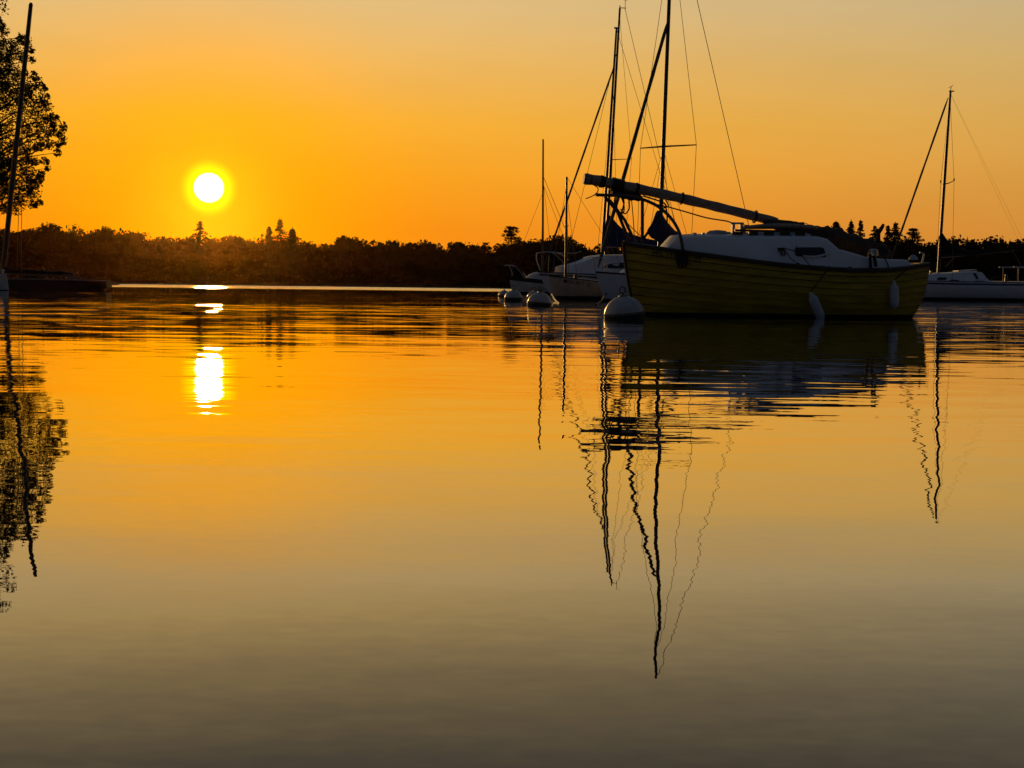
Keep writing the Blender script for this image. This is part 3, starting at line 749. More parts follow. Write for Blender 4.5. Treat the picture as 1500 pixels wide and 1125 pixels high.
    line([(921, 288), (922, 303), (920, 309), (915, 313), (909, 306)], -.1, .012)
    line([(902, 284), (900, 297), (905, 310), (913, 312), (914, 300), (909, 286)], -.16, .012)
    line([(911, 286), (914, 298), (908, 315), (903, 300), (906, 288)], -.1, .014)
    line([(925, 291), (928, 325), (929, 345)], -.2, .008)
    line([(975, 302), (1000, 309), (1035, 319), (1065, 324), (1073, 328)], -.1, .012)
    line([(942, 287), (970, 296), (976, 302)], -.12, .014)
    line([(907, 314), (925, 333), (940, 347)], -.25, .007)
    line([(941, 352), (952, 336), (961, 318)], -.3, .022)
    line([(963, 300), (974, 303), (977, 314), (977, 329)], -.4, .014)
    line([(966, 306), (968, 322), (967, 337), (960, 344), (951, 338), (945, 345)], -.38, .011)
    line([(970, 293), (968, 304), (979, 302), (975, 293)], -.2, .012)
    line([(1085, 329), (1110, 332), (1128, 334)], -.08, .010)
    line([(1108, 317), (1120, 322), (1160, 327), (1178, 326.5)], -.06, .006)
    line([(1178, 326.5), (1184, 329), (1188, 336)], -.10, .006)
    line([(1120, 321), (1118, 317.5), (1123, 320)], -.03, .012)
    line([(996, 348), (1002, 366), (1015, 374), (1026, 378)], [-.6, -.66, -.78, -.85], .014)
    # coil of dark rope hung over the rail at the bow
    e2 = thing('rope_coil', 'dark coiled rope hung over the rail at the yellow bow', 'rope', F.world(F.P(997, 376, -.5)), R(9))
    o_ = F.P(997, 376, -.5); rc = MB(); rr = random.Random(4)
    for k in range(9):
        dx = rr.uniform(-.05, .05); ln_ = rr.uniform(.16, .24)
        pp = []
        for i in range(13):
            a_ = 2 * math.pi * i / 12
            xx = dx + .045 * math.sin(a_); zz = .10 - ln_ * (1 - math.cos(a_)) * .62
            yy = -(half(o_.x + xx) + .05 + .012 * (k % 3)) - o_.y
            pp.append((xx, yy, zz))
        rc.tube(pp, .014, 5, cap=False)
    rc.build('coil', M['drope'], e2)
    # registration on the bow
    def hull_y(x, z_):
        lo = None
        best = None
        for i in range(60):
            s_ = i / 100
            t = (x - stem_x(s_)) / (stern_x(s_) - stem_x(s_))
            p = pt(max(0, t), s_)
            if best is None or abs(p.z - z_) < best[0]: best = (abs(p.z - z_), p.y)
        return best[1]
    def lettering(txt, px0, py0, px1, py1, hgt, name):
        vs, fs = text_mesh(txt, 1.0)
        x0 = min(v.x for v in vs); x1 = max(v.x for v in vs); hh = max(v.y for v in vs)
        a = F.P(px0, py0, -.35); b = F.P(px1, py1, -.35); dx = (b - a); up = Vector((-dx.z, 0, dx.x)).normalized()
        out = []
        for v in vs:
            p = a + dx * ((v.x - x0) / (x1 - x0)) + up * (v.y / hh * hgt)
            out.append(Vector((p.x, hull_y(p.x, p.z) - .034, p.z)))
        mb = MB(); mb.add(out, fs, 0, False); return mb.build(name, M['letter'], hull)
    lettering('MN 1177', 956, 375.5, 991, 381, .105, 'registration_lettering')
    lettering('22', 1009, 384, 1018.5, 385.5, .075, 'registration_lettering')
    # fenders
    for (px0, py0, px1, py1, gx, gy, lab) in ((1187, 428, 1204, 469, 1184, 391, 'slanted white fender trailing in the water amidships'), (1309, 411, 1310, 452, 1306, 394, 'upright white fender hung near the stern of the yellow boat')):
        y_ = -(half(F.P((px0 + px1) / 2, 430).x) + .11) if px0 < 1250 else -(half(F.P(px0, 430).x) + .10)
        a, b = F.P(px0, py0, y_), F.P(px1, py1, y_ + (.08 if px0 < 1250 else 0)); ax = (b - a); ln_ = ax.length
        fe = thing('fender', lab, 'fender', F.world(a), R(9), 'white fenders of the yellow boat')
        fb = MB(); r_ = .078
        fb.lathe((0, 0, 0), [(.001, 0), (.03, .005), (.035, .05), (r_ * .7, .075), (r_, .12), (r_, ln_ - .10), (r_ * .8, ln_ - .03), (.03, ln_), (.001, ln_)], 18, ax)
        fb.build('body', M['fender'], fe)
        g = F.P(gx, gy, 0); g.y = -(half(g.x) + .03); pr = MB(); pr.tube([g - a, (g - a) * .5 + Vector((0, -.02, 0)), Vector((0, 0, 0))], .009, 6); pr.build('rope', M['drope'], fe)
    ln2 = MB(); g0 = F.P(1156, 346, -.6); g1 = F.P(1168, 366, YC); g2 = F.P(1184, 391, -.9)
    ln2.tube([g0 + Vector((0, 0, .06)), Vector((g1.x, side(g1.x, g1.z) - .03, g1.z)), Vector((g2.x, -(half(g2.x) + .04), g2.z))], .008, 6); ln2.build('fender_line', M['drope'], e)
    return F, XB, sheer
YB = yellow_boat()

# ------------------------------------------------------------------ moored sailboats behind
def hull_boat(e, XB, XS, B, sheer, draft=.35, rake=.6, srake=.3, tm=.55, tw=.6, boot=.07, mats=None, stripe=None, full=2.4, name='hull', rail=None):
    L = XS - XB
    def half(x):
        t = min(1, max(0, (x - XB) / L))
        if t < tm: return B / 2 * max(0, 1 - (1 - t / tm) ** 2.0) ** .9
        return B / 2 * lerp(1, tw, ((t - tm) / (1 - tm)) ** 2)
    NX, NS = 36, 14
    h = MB()
    def pt(t, z_):
        zs = sheer(lerp(XB, XS, t)); s_ = (zs - z_) / (zs + draft)
        x = lerp(XB + rake * s_ ** 1.2, XS - srake * s_, t)
        y = half(lerp(XB, XS, t)) * max(0, 1 - s_ ** full) ** lerp(1.0, .6, min(1, t * 2))
        return Vector((x, y, z_))
    ts = [(i / NX) ** 1.2 for i in range(NX + 1)]
    for sgn in (1, -1):
        def row(fn):
            return [Vector((p.x, p.y * sgn, p.z)) for p in (pt(t, fn(t)) for t in ts)]
        zs = lambda t: sheer(lerp(XB, XS, t))
        bands = []
        if stripe:
            bands = [(lambda t, k=k: zs(t) - stripe[k]) for k in (0, 1)]
            h.loft([row(zs), row(bands[0])], 0, closed=False, cap=False)
            h.loft([row(bands[0]), row(bands[1])], 2, closed=False, cap=False); top = bands[1]
        else: top = zs
        rows = [row(lambda t, k=k: lerp(top(t), boot, k / 8)) for k in range(9)]
        h.loft(rows, 0, closed=False, cap=False)
        rows = [row(lambda t, k=k: lerp(boot, -draft, k / 5)) for k in range(6)]
        h.loft(rows, 1, closed=False, cap=False)
    col_ = [pt(1, lerp(sheer(XS), -draft, k / 10)) for k in range(11)]
    h.add(col_ + [Vector((p.x, -p.y, p.z)) for p in col_], [(i, i + 1, 12 + i, 11 + i) for i in range(10)], 0, False)
    ho = h.build(name, mats, e)
    d = MB(); rows = []
    for i in range(25):
        x = lerp(XB + .02, XS - .01, i / 24); b_ = max(.002, half(x) - .01)
        rows.append([Vector((x, b_ * v, sheer(x) - .006 + .07 * (1 - v * v) * min(1, b_))) for v in (-1, -.5, 0, .5, 1)])
    d.loft(rows, 0, closed=False, cap=False); d.build('deck', M['gelold'], e)
    if rail:
        r_ = MB()
        for sgn in (1, -1):
            r_.tube([Vector((x, sgn * (half(x) + .004), sheer(x) - .015)) for x in [lerp(XB, XS, i / 30) for i in range(31)]], rail, 6)
        r_.build('rub_rail', M['black'], e)
    return ho, half, pt
def cabin_block(e, sheer, half, prof, wscale=.72, inset=.10, m='gel', wmax=9):
    # prof: (x, z) of the roof line, front to back
    c = MB(); secs = []; xs_ = [lerp(prof[0][0], prof[-1][0], i / 30) for i in range(31)]
    for x in xs_:
        w = min(half(x) * wscale, wmax); zb = sheer(x) - .01; zt = max(zb + .012, interp(prof, x)); n_ = min(inset, (zt - zb) * .4)
        secs.append([Vector((x, -w, zb)), Vector((x, -w + n_ * .8, lerp(zb, zt, .85))), Vector((x, -w + n_ * 1.3, zt))] + [Vector((x, (w - n_ * 1.3) * v, zt + .05 * (1 - v * v))) for v in (-.5, 0, .5)] +
                    [Vector((x, w - n_ * 1.3, zt)), Vector((x, w - n_ * .8, lerp(zb, zt, .85))), Vector((x, w, zb))])
    c.loft(secs, 0); o = c.build('cabin', M[m], e)
    def side(x, z_):
        w = min(half(x) * wscale, wmax); zb = sheer(x) - .01; zt = max(zb + .012, interp(prof, x)); n_ = min(inset, (zt - zb) * .4)
        return -(w - n_ * .8 * min(1, (z_ - zb) / (.85 * (zt - zb))))
    return o, side
def side_window(parent, F, side, poly, yg, thick=.012, name='window', m='glass'):
    vs = []
    for px, py in poly:
        y = yg
        for _ in range(5):
            q = F.P(px, py, y); y = side(q.x, q.z)
        vs.append((q.x, q.z, y))
    n = len(vs); mb = MB()
    mb.add([Vector((x, y - thick, z)) for x, z, y in vs] + [Vector((x, y + .03, z)) for x, z, y in vs], [tuple(range(n))] + [(k, n + k, n + (k + 1) % n, (k + 1) % n) for k in range(n)], 0, False)
    return mb.build(name, M[m], parent)
def wire(e, a, b, r, name, m='wire'):
    mb = MB(); mb.tube([a, b], r, 5); return mb.build(name, M[m], e)
def spar(e, pts, r, name='mast', m='dalu', n=10):
    mb = MB(); mb.tube(pts, r, n); return mb.build(name, M[m], e)
def furled(e, a, b, r, name='furled_jib'):
    mb = MB(); rr = random.Random(9); n = 26; a, b = Vector(a), Vector(b)
    pts = [a.lerp(b, i / n) for i in range(n + 1)]
    mb.tube(pts, [r * (.55 + .5 * min(1, i / 2) * (1 - .35 * i / n)) * rr.uniform(.88, 1.12) if 0 < i < n else r * .35 for i in range(n + 1)], 9)
    return mb.build(name, M['jib'], e)
def sail_cover(e, F, prof_top, prof_bot, wid, m='navy', y=0.0):
    # flaked sail under its cover: outline in the boat's centre plane, given real width
    mb = MB(); secs = []; xs_ = [lerp(prof_top[0][0], prof_top[-1][0], i / 22) for i in range(23)]; rr = random.Random(6)
    for i, px in enumerate(xs_):
        a, b = F.P(px, interp(prof_top, px), y), F.P(px, interp(prof_bot, px), y); h = (a.z - b.z) / 2; c = (a + b) / 2
        w = min(wid, max(.03, h * 1.1)) * rr.uniform(.92, 1.08)
        secs.append([c + Vector((0, w * math.cos(t) * (1 - .35 * math.sin(t)), h * math.sin(t))) for t in [2 * math.pi * k / 12 for k in range(12)]])
    mb.loft(secs, 0); return mb.build('sail_cover', M[m], e)
def pulpit_rail(e, F, lines, r=.02, name='bow_pulpit', m='steel'):
    mb = MB()
    for ln_ in lines: mb.tube(smooth_pts([F.P(px, py, y) for px, py, y in ln_], 4), r, 6)
    return mb.build(name, M[m], e)

# --- the tall-masted keelboat whose blue sail cover shows behind the yellow bow
def tall_keelboat():
    d = 56.0; org = on_water(963, d); F = Frame(org, R(50))
    e = thing('keel_sailboat', 'large white sailboat with the tallest mast, its bow hidden behind the yellow boat', 'sailboat', org, R(50))
    XB = F.P(873, 398, 0).x; XS = 7.5
    sh = lambda x: lerp(F.P(873, 398, 0).z, .86, min(1, (x - XB) / 5.5) ** .8)
    ho, half, pt = hull_boat(e, XB, XS, 2.9, sh, rake=.75, boot=.08, mats=[M['gel'], M['bottom'], M['blue']], rail=.03)
    cab, side = cabin_block(e, sh, half, [(XB + 1.9, sh(XB + 1.9)), (XB + 2.5, sh(0) + .34), (-.3, sh(0) + .46), (2.4, sh(0) + .50), (2.7, sh(0))], .62)
    side_window(cab, F, side, [(908, 385), (925, 384), (944, 384), (944, 391), (908, 391)], -.6)
    foot = Vector((0, 0, sh(0) + .2)); tipz = 14.9
    top = F.P(985, -122, 0); lean = (top.x - 0) / (top.z)
    mp_ = lambda z: Vector((lean * z, 0, z))
    ma = spar(e, [mp_(z) for z in (.9, 4, 8, 12, tipz)], [.078, .078, .074, .066, .05], m='dalu')
    # spreaders, swept aft
    zsp = F.P(968, 214, 0).z; c = mp_(zsp)
    ys = 1.25
    for sgn in (-1, 1):
        mb = MB(); mb.tube([c, c + Vector((.30, sgn * ys, .02))], [.035, .022], 6); mb.build('spreader', M['dalu'], ma)
        tip_ = c + Vector((.30, sgn * ys, .02)); wire(e, mp_(tipz - 1.2), tip_, .010, 'shroud'); wire(e, tip_, Vector((.30, sgn * (half(.3) - .1), sh(.3))), .010, 'shroud')
        wire(e, c - Vector((0, 0, .1)), Vector((-.5, sgn * (half(-.5) - .1), sh(-.5))), .008, 'lower_shroud'); wire(e, c - Vector((0, 0, .1)), Vector((.8, sgn * (half(.8) - .1), sh(.8))), .008, 'lower_shroud')
    furled(e, Vector((XB + .12, 0, sh(XB) + .15)), mp_(F.P(977, 28, 0).z), .070)
    wire(e, mp_(tipz), Vector((XS - .1, 0, sh(XS) + .1)), .013, 'backstay')
    # boom with blue cover
    zb = F.P(963, 356, 0).z
    bm = MB(); bm.tube([Vector((lean * zb + .08, 0, zb)), Vector((4.2, 0, zb + .12))], .06, 8); bm.build('boom', M['alu'], e)
    sail_cover(e, F, [(955, 330), (959, 322), (963, 307), (967, 309), (974, 322), (985, 335), (1000, 346), (1015, 351), (1040, 355)], [(955, 345), (960, 352), (970, 357), (985, 359), (1000, 360), (1040, 361)], .22)
    pulpit_rail(e, F, [[(868, 378, 0), (876, 377, -.25), (884, 380, -.4), (886, 397, -.42)], [(868, 378, 0), (874, 376, .25), (886, 379, .45), (890, 396, .48)], [(868, 378, 0), (872, 397, 0)]], .018)
    return e, F
tall_keelboat()

# --- the white sloop with dark sheer line, cabin and furled jib
def white_sloop():
    d = 70.0; org = on_water(880, d); F = Frame(org, R(24))
    e = thing('white_sloop', 'white sloop with dark cove stripe and slim cabin, bow just left of the numbered boat', 'sailboat', org, R(24))
    q = F.P(788.5, 398, 0); XB = q.x; XS = XB + 8.2; z0 = q.z
    sh = lambda x: z0 - .16 * min(1, max(0, (x - XB) / 4.5))
    ho, half, pt = hull_boat(e, XB, XS, 2.6, sh, rake=1.0, boot=.08, mats=[M['gel'], M['bottom'], M['black']], stripe=(.10, .17), rail=.022)
    z = lambda px, py: (F.P(px, py, -.6).x, F.P(px, py, -.6).z)
    cab, side = cabin_block(e, sh, half, [z(826, 391), z(842, 387.5), z(856, 383), z(872, 376.5), z(884, 374.5), z(925, 374), z(940, 375), z(943, 392)], .74)
    side_window(cab, F, side, [(882, 392), (888, 388), (897, 386), (926, 386), (926, 393), (900, 393.5)], -.9)
    hb = MB(); a = F.P(852, 384, -.1); b = F.P(868, 379.5, -.1)
    hb.loft([[Vector((lerp(a.x, b.x, u), .35 * v, lerp(a.z, b.z, u) + .05 * w)) for v, w in ((-1, 0), (-.9, 1), (.9, 1), (1, 0))] for u in (0, .15, .85, 1)], 0); hb.build('fore_hatch', M['gelold'], cab)
    foot = F.P(880.5, 392, 0); top = F.P(903, 42, 0)
    ax = lambda z_: Vector((foot.x + (top.x - foot.x) * (z_ - foot.z) / (top.z - foot.z), 0, z_))
    ma = spar(e, [ax(z_) for z_ in (foot.z - .2, 3, 6, 9, top.z)], [.066, .066, .062, .055, .045])
    mb = MB(); mb.box(ax(top.z + .03), (.22, .06, .07)); mb.build('masthead_fitting', M['dalu'], ma)
    jt = F.P(897.5, 98, 0); furled(e, Vector((XB + .25, 0, sh(XB) + .12)), ax(jt.z), .046)
    wire(e, ax(top.z), Vector((XS - .1, 0, sh(XS))), .010, 'backstay')
    for sgn in (-1, 1):
        wire(e, ax(top.z * .8), Vector((foot.x + .3, sgn * (half(foot.x) - .05), sh(foot.x))), .009, 'shroud')
    zb = F.P(884, 361, 0).z
    bm = MB(); bm.tube([ax(zb) + Vector((.08, 0, 0)), ax(zb) + Vector((3.2, 0, .05))], .055, 8); bm.build('boom', M['alu'], e)
    sail_cover(e, F, [(884, 345), (888, 322), (891, 314), (896, 318), (905, 329), (914, 337), (925, 343), (950, 350), (975, 354)], [(884, 362), (915, 363), (975, 364)], .2)
    pulpit_rail(e, F, [[(786, 371, 0), (792, 370, -.25), (808, 370, -.5), (822, 381, -.62), (827, 389, -.66)], [(786, 371, 0), (800, 369, .25), (818, 371, .45), (834, 382, .55), (842, 389, .6)], [(786, 371, 0), (786, 381, 0), (791, 396, 0)], [(808, 370, -.5), (838, 371, -.75), (852, 368, -.8)]], .022)
    bg_ = MB(); q = F.P(808, 380, -.1); bg_.tube([Vector((q.x, -.1, sh(q.x) + .05)), Vector((q.x, -.1, q.z + .25))], [.16, .12], 8); bg_.build('sail_bag', M['blackc'], e)
    dr = MB(); a, b = F.P(824, 385, .2), F.P(870, 384, .2); dr.tube(smooth_pts([Vector((a.x, .2, a.z - .1)), Vector(((a.x + b.x) / 2, .2, a.z + .16)), Vector((b.x, .2, b.z + .02))], 4), .10, 8); dr.build('folded_sail', M['blackc'], e)
white_sloop()

# --- the slimmer mast with the wind instrument, its hull behind the white sloop
def far_keelboat():
    d = 82.0; org = on_water(886, d); F = Frame(org, R(18))
    e = thing('keel_sailboat', 'sailboat with a wind instrument on its masthead, hull hidden behind the white sloop', 'sailboat', org, R(18))
    XB, XS = -2.6, 5.0; sh = lambda x: .95 - .1 * min(1, max(0, (x - XB) / 4))
    ho, half, pt = hull_boat(e, XB, XS, 2.5, sh, rake=.8, mats=[M['gel'], M['bottom'], M['blue']], rail=.02)
    cabin_block(e, sh, half, [(-1.2, sh(-1.2)), (-.6, 1.2), (2.2, 1.3), (2.4, sh(2.4))], .6)
    foot = F.P(886.5, 385, 0); top = F.P(908, 12, 0)
    ax = lambda z_: Vector((foot.x + (top.x - foot.x) * (z_ - foot.z) / (top.z - foot.z), 0, z_))
    ma = spar(e, [ax(z_) for z_ in (.9, 4, 8, 12, top.z)], [.078, .078, .074, .066, .055])
    ins = MB(); t_ = ax(top.z); ins.tube([t_, t_ + Vector((0, 0, .14))], .03, 6); ins.tube([t_ + Vector((0, 0, .02)), t_ + Vector((.36, 0, .03))], .022, 6); ins.tube([t_ + Vector((.30, 0, -.08)), t_ + Vector((.32, 0, .42))], .014, 6); ins.tube([t_ + Vector((.22, 0, .40)), t_ + Vector((.34, 0, .43)), t_ + Vector((.50, 0, .50))], .012, 5)
    ins.build('wind_instrument', M['dalu'], ma)
    zsp = F.P(896, 234, 0).z; c = ax(zsp)
    for sgn in (-1, 1):
        mb = MB(); tp_ = c + Vector((.45 + .35 * (sgn < 0), sgn * .95, 0)); mb.tube([c, tp_], [.025, .016], 6); mb.build('spreader', M['dalu'], ma)
        wire(e, ax(top.z - .3), tp_, .010, 'shroud'); wire(e, tp_, Vector((.6, sgn * 1.05, sh(.6))), .010, 'shroud')
    wire(e, ax(top.z) + Vector((.3, 0, 0)), Vector((XS, 0, sh(XS))), .014, 'backstay')
    wire(e, ax(top.z * .86), Vector((XB + .1, 0, sh(XB))), .012, 'forestay')
far_keelboat()

# --- small numbered boat with a short mast
def numbered_boat():
    d = 58.5; org = on_water(829, d); F = Frame(org, R(14))
    e = thing('day_sailboat', 'small grey white open boat with black registration number on its side', 'sailboat', org, R(14))
    q = F.P(804.5, 403.5, 0); XB = q.x; XS = XB + 3.5; z0 = q.z
    sh = lambda x: lerp(z0, F.P(880, 412.5, -.6).z, min(1.1, max(0, (x - XB) / 1.95)) ** .9)
    ho, half, pt = hull_boat(e, XB, XS, 1.6, sh, rake=.28, srake=.1, boot=.13, mats=[M['dinghy'], M['bottom'], M['black']], tm=.5, tw=.75, full=3.2, rail=.024)
    foot = F.P(828.5, 408, 0); top = F.P(830.2, 259, 0)
    ma = spar(e, [foot, foot.lerp(top, .5), top], [.05, .05, .04])
    wire(e, foot.lerp(top, .92), Vector((XB + .1, 0, sh(XB))), .008, 'forestay')
    wire(e, top, Vector((XS - .1, 0, sh(XS))), .007, 'backstay')
    for sgn in (-1, 1): wire(e, foot.lerp(top, .85), Vector((foot.x + .3, sgn * .6, sh(foot.x))), .008, 'shroud')
    mb = MB(); p0 = F.P(824, 331, 0); p1 = F.P(829, 331, 0); c = foot.lerp(top, (p0.z - foot.z) / (top.z - foot.z)); mb.tube([c - Vector((0, .3, 0)), c + Vector((0, .3, 0))], .02, 6); mb.build('spreader', M['dalu'], ma)
    # lettering follows the hull side
    def side_at(x, z_):
        best = min((abs(lerp(XB + .28 * ((sh(lerp(XB, XS, t)) - z_) / (sh(lerp(XB, XS, t)) + .35)) ** 1.2, XS - .1 * ((sh(lerp(XB, XS, t)) - z_) / (sh(lerp(XB, XS, t)) + .35)), t) - x), t) for t in [i / 200 for i in range(201)] if sh(lerp(XB, XS, t)) > z_)
        return pt(best[1], z_).y
    for txt, px0, py0, px1, py1, hp in (('MN 0417', 832, 415.4, 853.5, 418.2, 5.0), ('ZK', 857.5, 418.8, 863, 419.6, 4.4)):
        vs, fs = text_mesh(txt, 1.0); xa = min(v.x for v in vs); xb = max(v.x for v in vs); hh = max(v.y for v in vs)
        a = F.P(px0, py0, -.55); b = F.P(px1, py1, -.55); dx = b - a; up = Vector((-dx.z, 0, dx.x)).normalized(); out = []
        for v in vs:
            p = a + dx * ((v.x - xa) / (xb - xa)) + up * (v.y / hh * hp * d / FPX); out.append(Vector((p.x, -side_at(p.x, p.z) - .012, p.z)))
        mb = MB(); mb.add(out, fs, 0, False); mb.build('registration_lettering', M['letter'], ho)
    mb = MB(); a = F.P(827.3, 414.2, -.55); b = F.P(831.7, 409.6, -.55)
    vs = [Vector((x, -side_at(x, z_) - .012, z_)) for x, z_ in ((a.x, a.z), (b.x, a.z), (b.x, b.z), (a.x, b.z))]; mb.add(vs, [(0, 1, 2, 3)], 0, False); mb.build('validation_sticker', M['letter'], ho)
    # outboard cover and tiller lying along the far gunwale
    tl = MB(); a, b = F.P(855, 405, .3), F.P(880, 408.5, .3); tl.tube([a, b], .035, 6); tl.build('oar', M['wood'], e)
    cv = MB(); q = F.P(844, 404, .1); cv.lathe((q.x, .1, q.z - .12), [(.09, 0), (.10, .10), (.06, .17), (.001, .18)], 10); cv.build('motor_head', M['black'], e)
numbered_boat()

# --- small boat far left of the group
def dark_banded_boat():
    d = 104.0; org = on_water(795, d); F = Frame(org, R(32))
    e = thing('small_sailboat', 'small far sailboat with a broad dark band under its rail and a bare vertical mast', 'sailboat', org, R(32))
    q = F.P(746, 404.5, 0); XB = q.x; XS = XB + 6.4; z0 = q.z
    sh = lambda x: lerp(z0, F.P(800, 412, -.7).z, min(1, max(0, (x - XB) / 3.2)) ** .8)
    ho, half, pt = hull_boat(e, XB, XS, 2.1, sh, rake=.35, boot=.12, mats=[M['gelold'], M['bottom'], M['black']], stripe=(.02, .26), tw=.7, rail=.03)
    foot = F.P(795, 408, 0); top = F.P(795.6, 204, 0)
    ax = lambda u: foot.lerp(top, u)
    spar(e, [ax(0), ax(.5), ax(1)], [.075, .07, .055])
    z = lambda px, py: (F.P(px, py, -.4).x, F.P(px, py, -.4).z)
    cabin_block(e, sh, half, [z(779, 407), z(785, 402), z(791, 399.5), z(806, 399.5), z(812, 409)], .7, m='gelold')
    bg_ = MB(); a, b = F.P(751, 404, 0), F.P(765, 405, 0)
    bg_.loft([[Vector((lerp(a.x, b.x, u), w * v, lerp(a.z, b.z, u) - .1 + h_ * k)) for v, k in ((-1, 0), (-.8, 1), (.8, 1), (1, 0))] for u, w, h_ in ((0, .12, .62), (.35, .34, .82), (.75, .4, .45), (1.0, .35, .12))], 0); bg_.build('gathered_sail', M['blackc'], e)
    pulpit_rail(e, F, [[(738, 388.8, 0), (747, 389, -.2), (755, 390.5, -.35), (760, 396, -.5), (768, 407, -.6)], [(738, 388.8, 0), (749, 388.5, .2), (758, 391, .35), (764, 397, .5), (772, 407, .6)], [(746, 390, 0), (750, 399, 0), (750, 404, 0)]], .028)
    wire(e, ax(.62), Vector((XB + .1, 0, z0)), .012, 'forestay')
    for sgn in (-1, 1): wire(e, ax(.72), Vector((foot.x + .4, sgn * .85, sh(foot.x))), .012, 'shroud')
    wire(e, ax(.74), Vector((XS, 0, sh(XS) + .1)), .018, 'backstay'); wire(e, ax(.68), Vector((XS - .4, .4, sh(XS) + .4)), .014, 'boom_lift')
dark_banded_boat()

# --- white sloop at the right edge
def right_sloop():
    d = 86.0; org = on_water(1374, d); F = Frame(org, R(8))
    e = thing('cruising_sloop', 'white cruising sloop with blue stripe and black covered boom at the right edge', 'sailboat', org, R(8))
    z = lambda px, py, y=-.7: (F.P(px, py, y).x, F.P(px, py, y).z)
    XB = z(1294, 411, 0)[0]; XS = XB + 9.6; z0 = z(1345, 411.5)[1]
    sh = lambda x: z0 + .12 * max(0, 1 - (x - XB) / 4) ** 2
    ho, half, pt = hull_boat(e, XB, XS, 2.8, sh, rake=1.0, srake=.5, boot=.16, mats=[M['gel'], M['bottom'], M['blue']], stripe=(.10, .20), rail=.02)
    cab, side = cabin_block(e, sh, half, [z(1352, 410), z(1362, 403), z(1374, 401), z(1395, 400), z(1414, 398.5), z(1430, 398), z(1437, 399), z(1446, 411)], .72, wmax=.98)
    side_window(cab, F, side, [(1372, 408), (1376, 406), (1387, 406.5), (1386, 410), (1374, 410.5)], -.9)
    side_window(cab, F, side, [(1389, 411.5), (1394, 409.5), (1403, 410), (1408, 412.5), (1402, 414), (1392, 413.5)], -.98)
    side_window(cab, F, side, [(1426, 412.5), (1430, 411), (1440, 411.5), (1444, 413.5), (1440, 414.5), (1428, 414.5)], -.98)
    side_window(cab, F, side, [(1425, 400), (1429, 400), (1434, 409), (1430, 409)], -.9)
    hd = MB(); a, b = F.P(1400, 397.6, 0), F.P(1427, 396.0, 0); hd.loft([[Vector((lerp(a.x, b.x, u), .4 * v, lerp(a.z, b.z, u) + .05 * w)) for v, w in ((-1, 0), (-.9, 1), (.9, 1), (1, 0))] for u in (0, 1)], 0); hd.build('sliding_hatch', M['gel'], cab)
    lg = MB(); q = F.P(1363.5, 399, -.3); lg.lathe((q.x, -.3, q.z - .1), [(.05, 0), (.06, .08), (.05, .18), (.001, .2)], 10); lg.build('deck_light', M['amber'], e)
    foot = F.P(1374.3, 402, 0); top = F.P(1392.3, 134, 0)
    ax = lambda u: foot.lerp(top, u)
    ma = spar(e, [ax(0), ax(.3), ax(.7), ax(1)], [.085, .085, .08, .062], m='dalu')
    ins = MB(); t_ = ax(1); ins.box(t_ + Vector((.06, 0, .02)), (.30, .08, .06)); ins.tube([t_, t_ + Vector((.03, 0, .30))], .02, 5); ins.tube([t_ + Vector((-.12, 0, .22)), t_ + Vector((.03, 0, .27)), t_ + Vector((.14, 0, .36))], .014, 5); ins.build('wind_instrument', M['dalu'], ma)
    zsp = F.P(1384, 269, 0).z; c = ax((zsp - foot.z) / (top.z - foot.z))
    for sgn in (-1, 1):
        mb = MB(); tp_ = c + Vector((.18 - .02 * sgn, sgn * .85, .12)); mb.tube(smooth_pts([c - Vector((0, 0, .03)), c + Vector((.05 * 1, sgn * .5, 0)), tp_], 3), [.03] * 4 + [.022] * 3, 6); mb.tube([tp_, tp_ + Vector((0, 0, .12))], .04, 6); mb.build('spreader', M['dalu'], ma)
        wire(e, ax(.97), tp_, .010, 'shroud'); wire(e, tp_, Vector((foot.x + .35, sgn * (half(foot.x) - .1), sh(foot.x))), .010, 'shroud')
    jb = F.P(1389, 143, 0); furled(e, Vector((XB + .15, 0, sh(XB) + .2)), jb, .058)
    wire(e, ax(.99), Vector((XS - .1, -.35, sh(XS))), .004, 'backstay'); wire(e, ax(.99), Vector((XS - .1, .35, sh(XS))), .004, 'backstay')
    bm = MB(); a, b = F.P(1377, 377, 0), F.P(1485, 366.5, 0); bm.tube([a, b], .06, 8); bm.build('boom', M['alu'], e)
    sail_cover(e, F, [(1375.5, 345), (1378, 340), (1381, 342), (1388, 353), (1400, 361.5), (1415, 366), (1432, 367.5), (1460, 365.5), (1483, 364)], [(1375.5, 375.5), (1400, 375.5), (1420, 374.5), (1450, 371), (1483, 367.5)], .24, 'blackc')
    wire(e, F.P(1398, 377, 0), F.P(1385, 391, 0), .022, 'boom_vang', 'rope')
    wire(e, F.P(1484, 368, 0), F.P(1497, 391, 0), .020, 'mainsheet', 'rope')
    pr = MB(); q = F.P(1480, 391, -.5); q2 = F.P(1530, 391, -.5)
    pr.tube([Vector((q.x, -.9, q.z)), Vector((q2.x, -.9, q.z))], .035, 6); pr.tube([Vector((q.x, .9, q.z)), Vector((q2.x, .9, q.z))], .035, 6)
    for x in (q.x + .25, q.x + 1.2):
        for y in (-.9, .9): pr.tube([Vector((x, y, sh(x))), Vector((x, y, q.z))], .02, 6)
    pr.build('stern_rail', M['steel'], e)
    wn = MB(); q = F.P(1474, 405, -.5); wn.tube([Vector((q.x, -.5, sh(q.x))), Vector((q.x, -.5, q.z + .12))], [.10, .07], 10); wn.build('winch', M['dalu'], e)
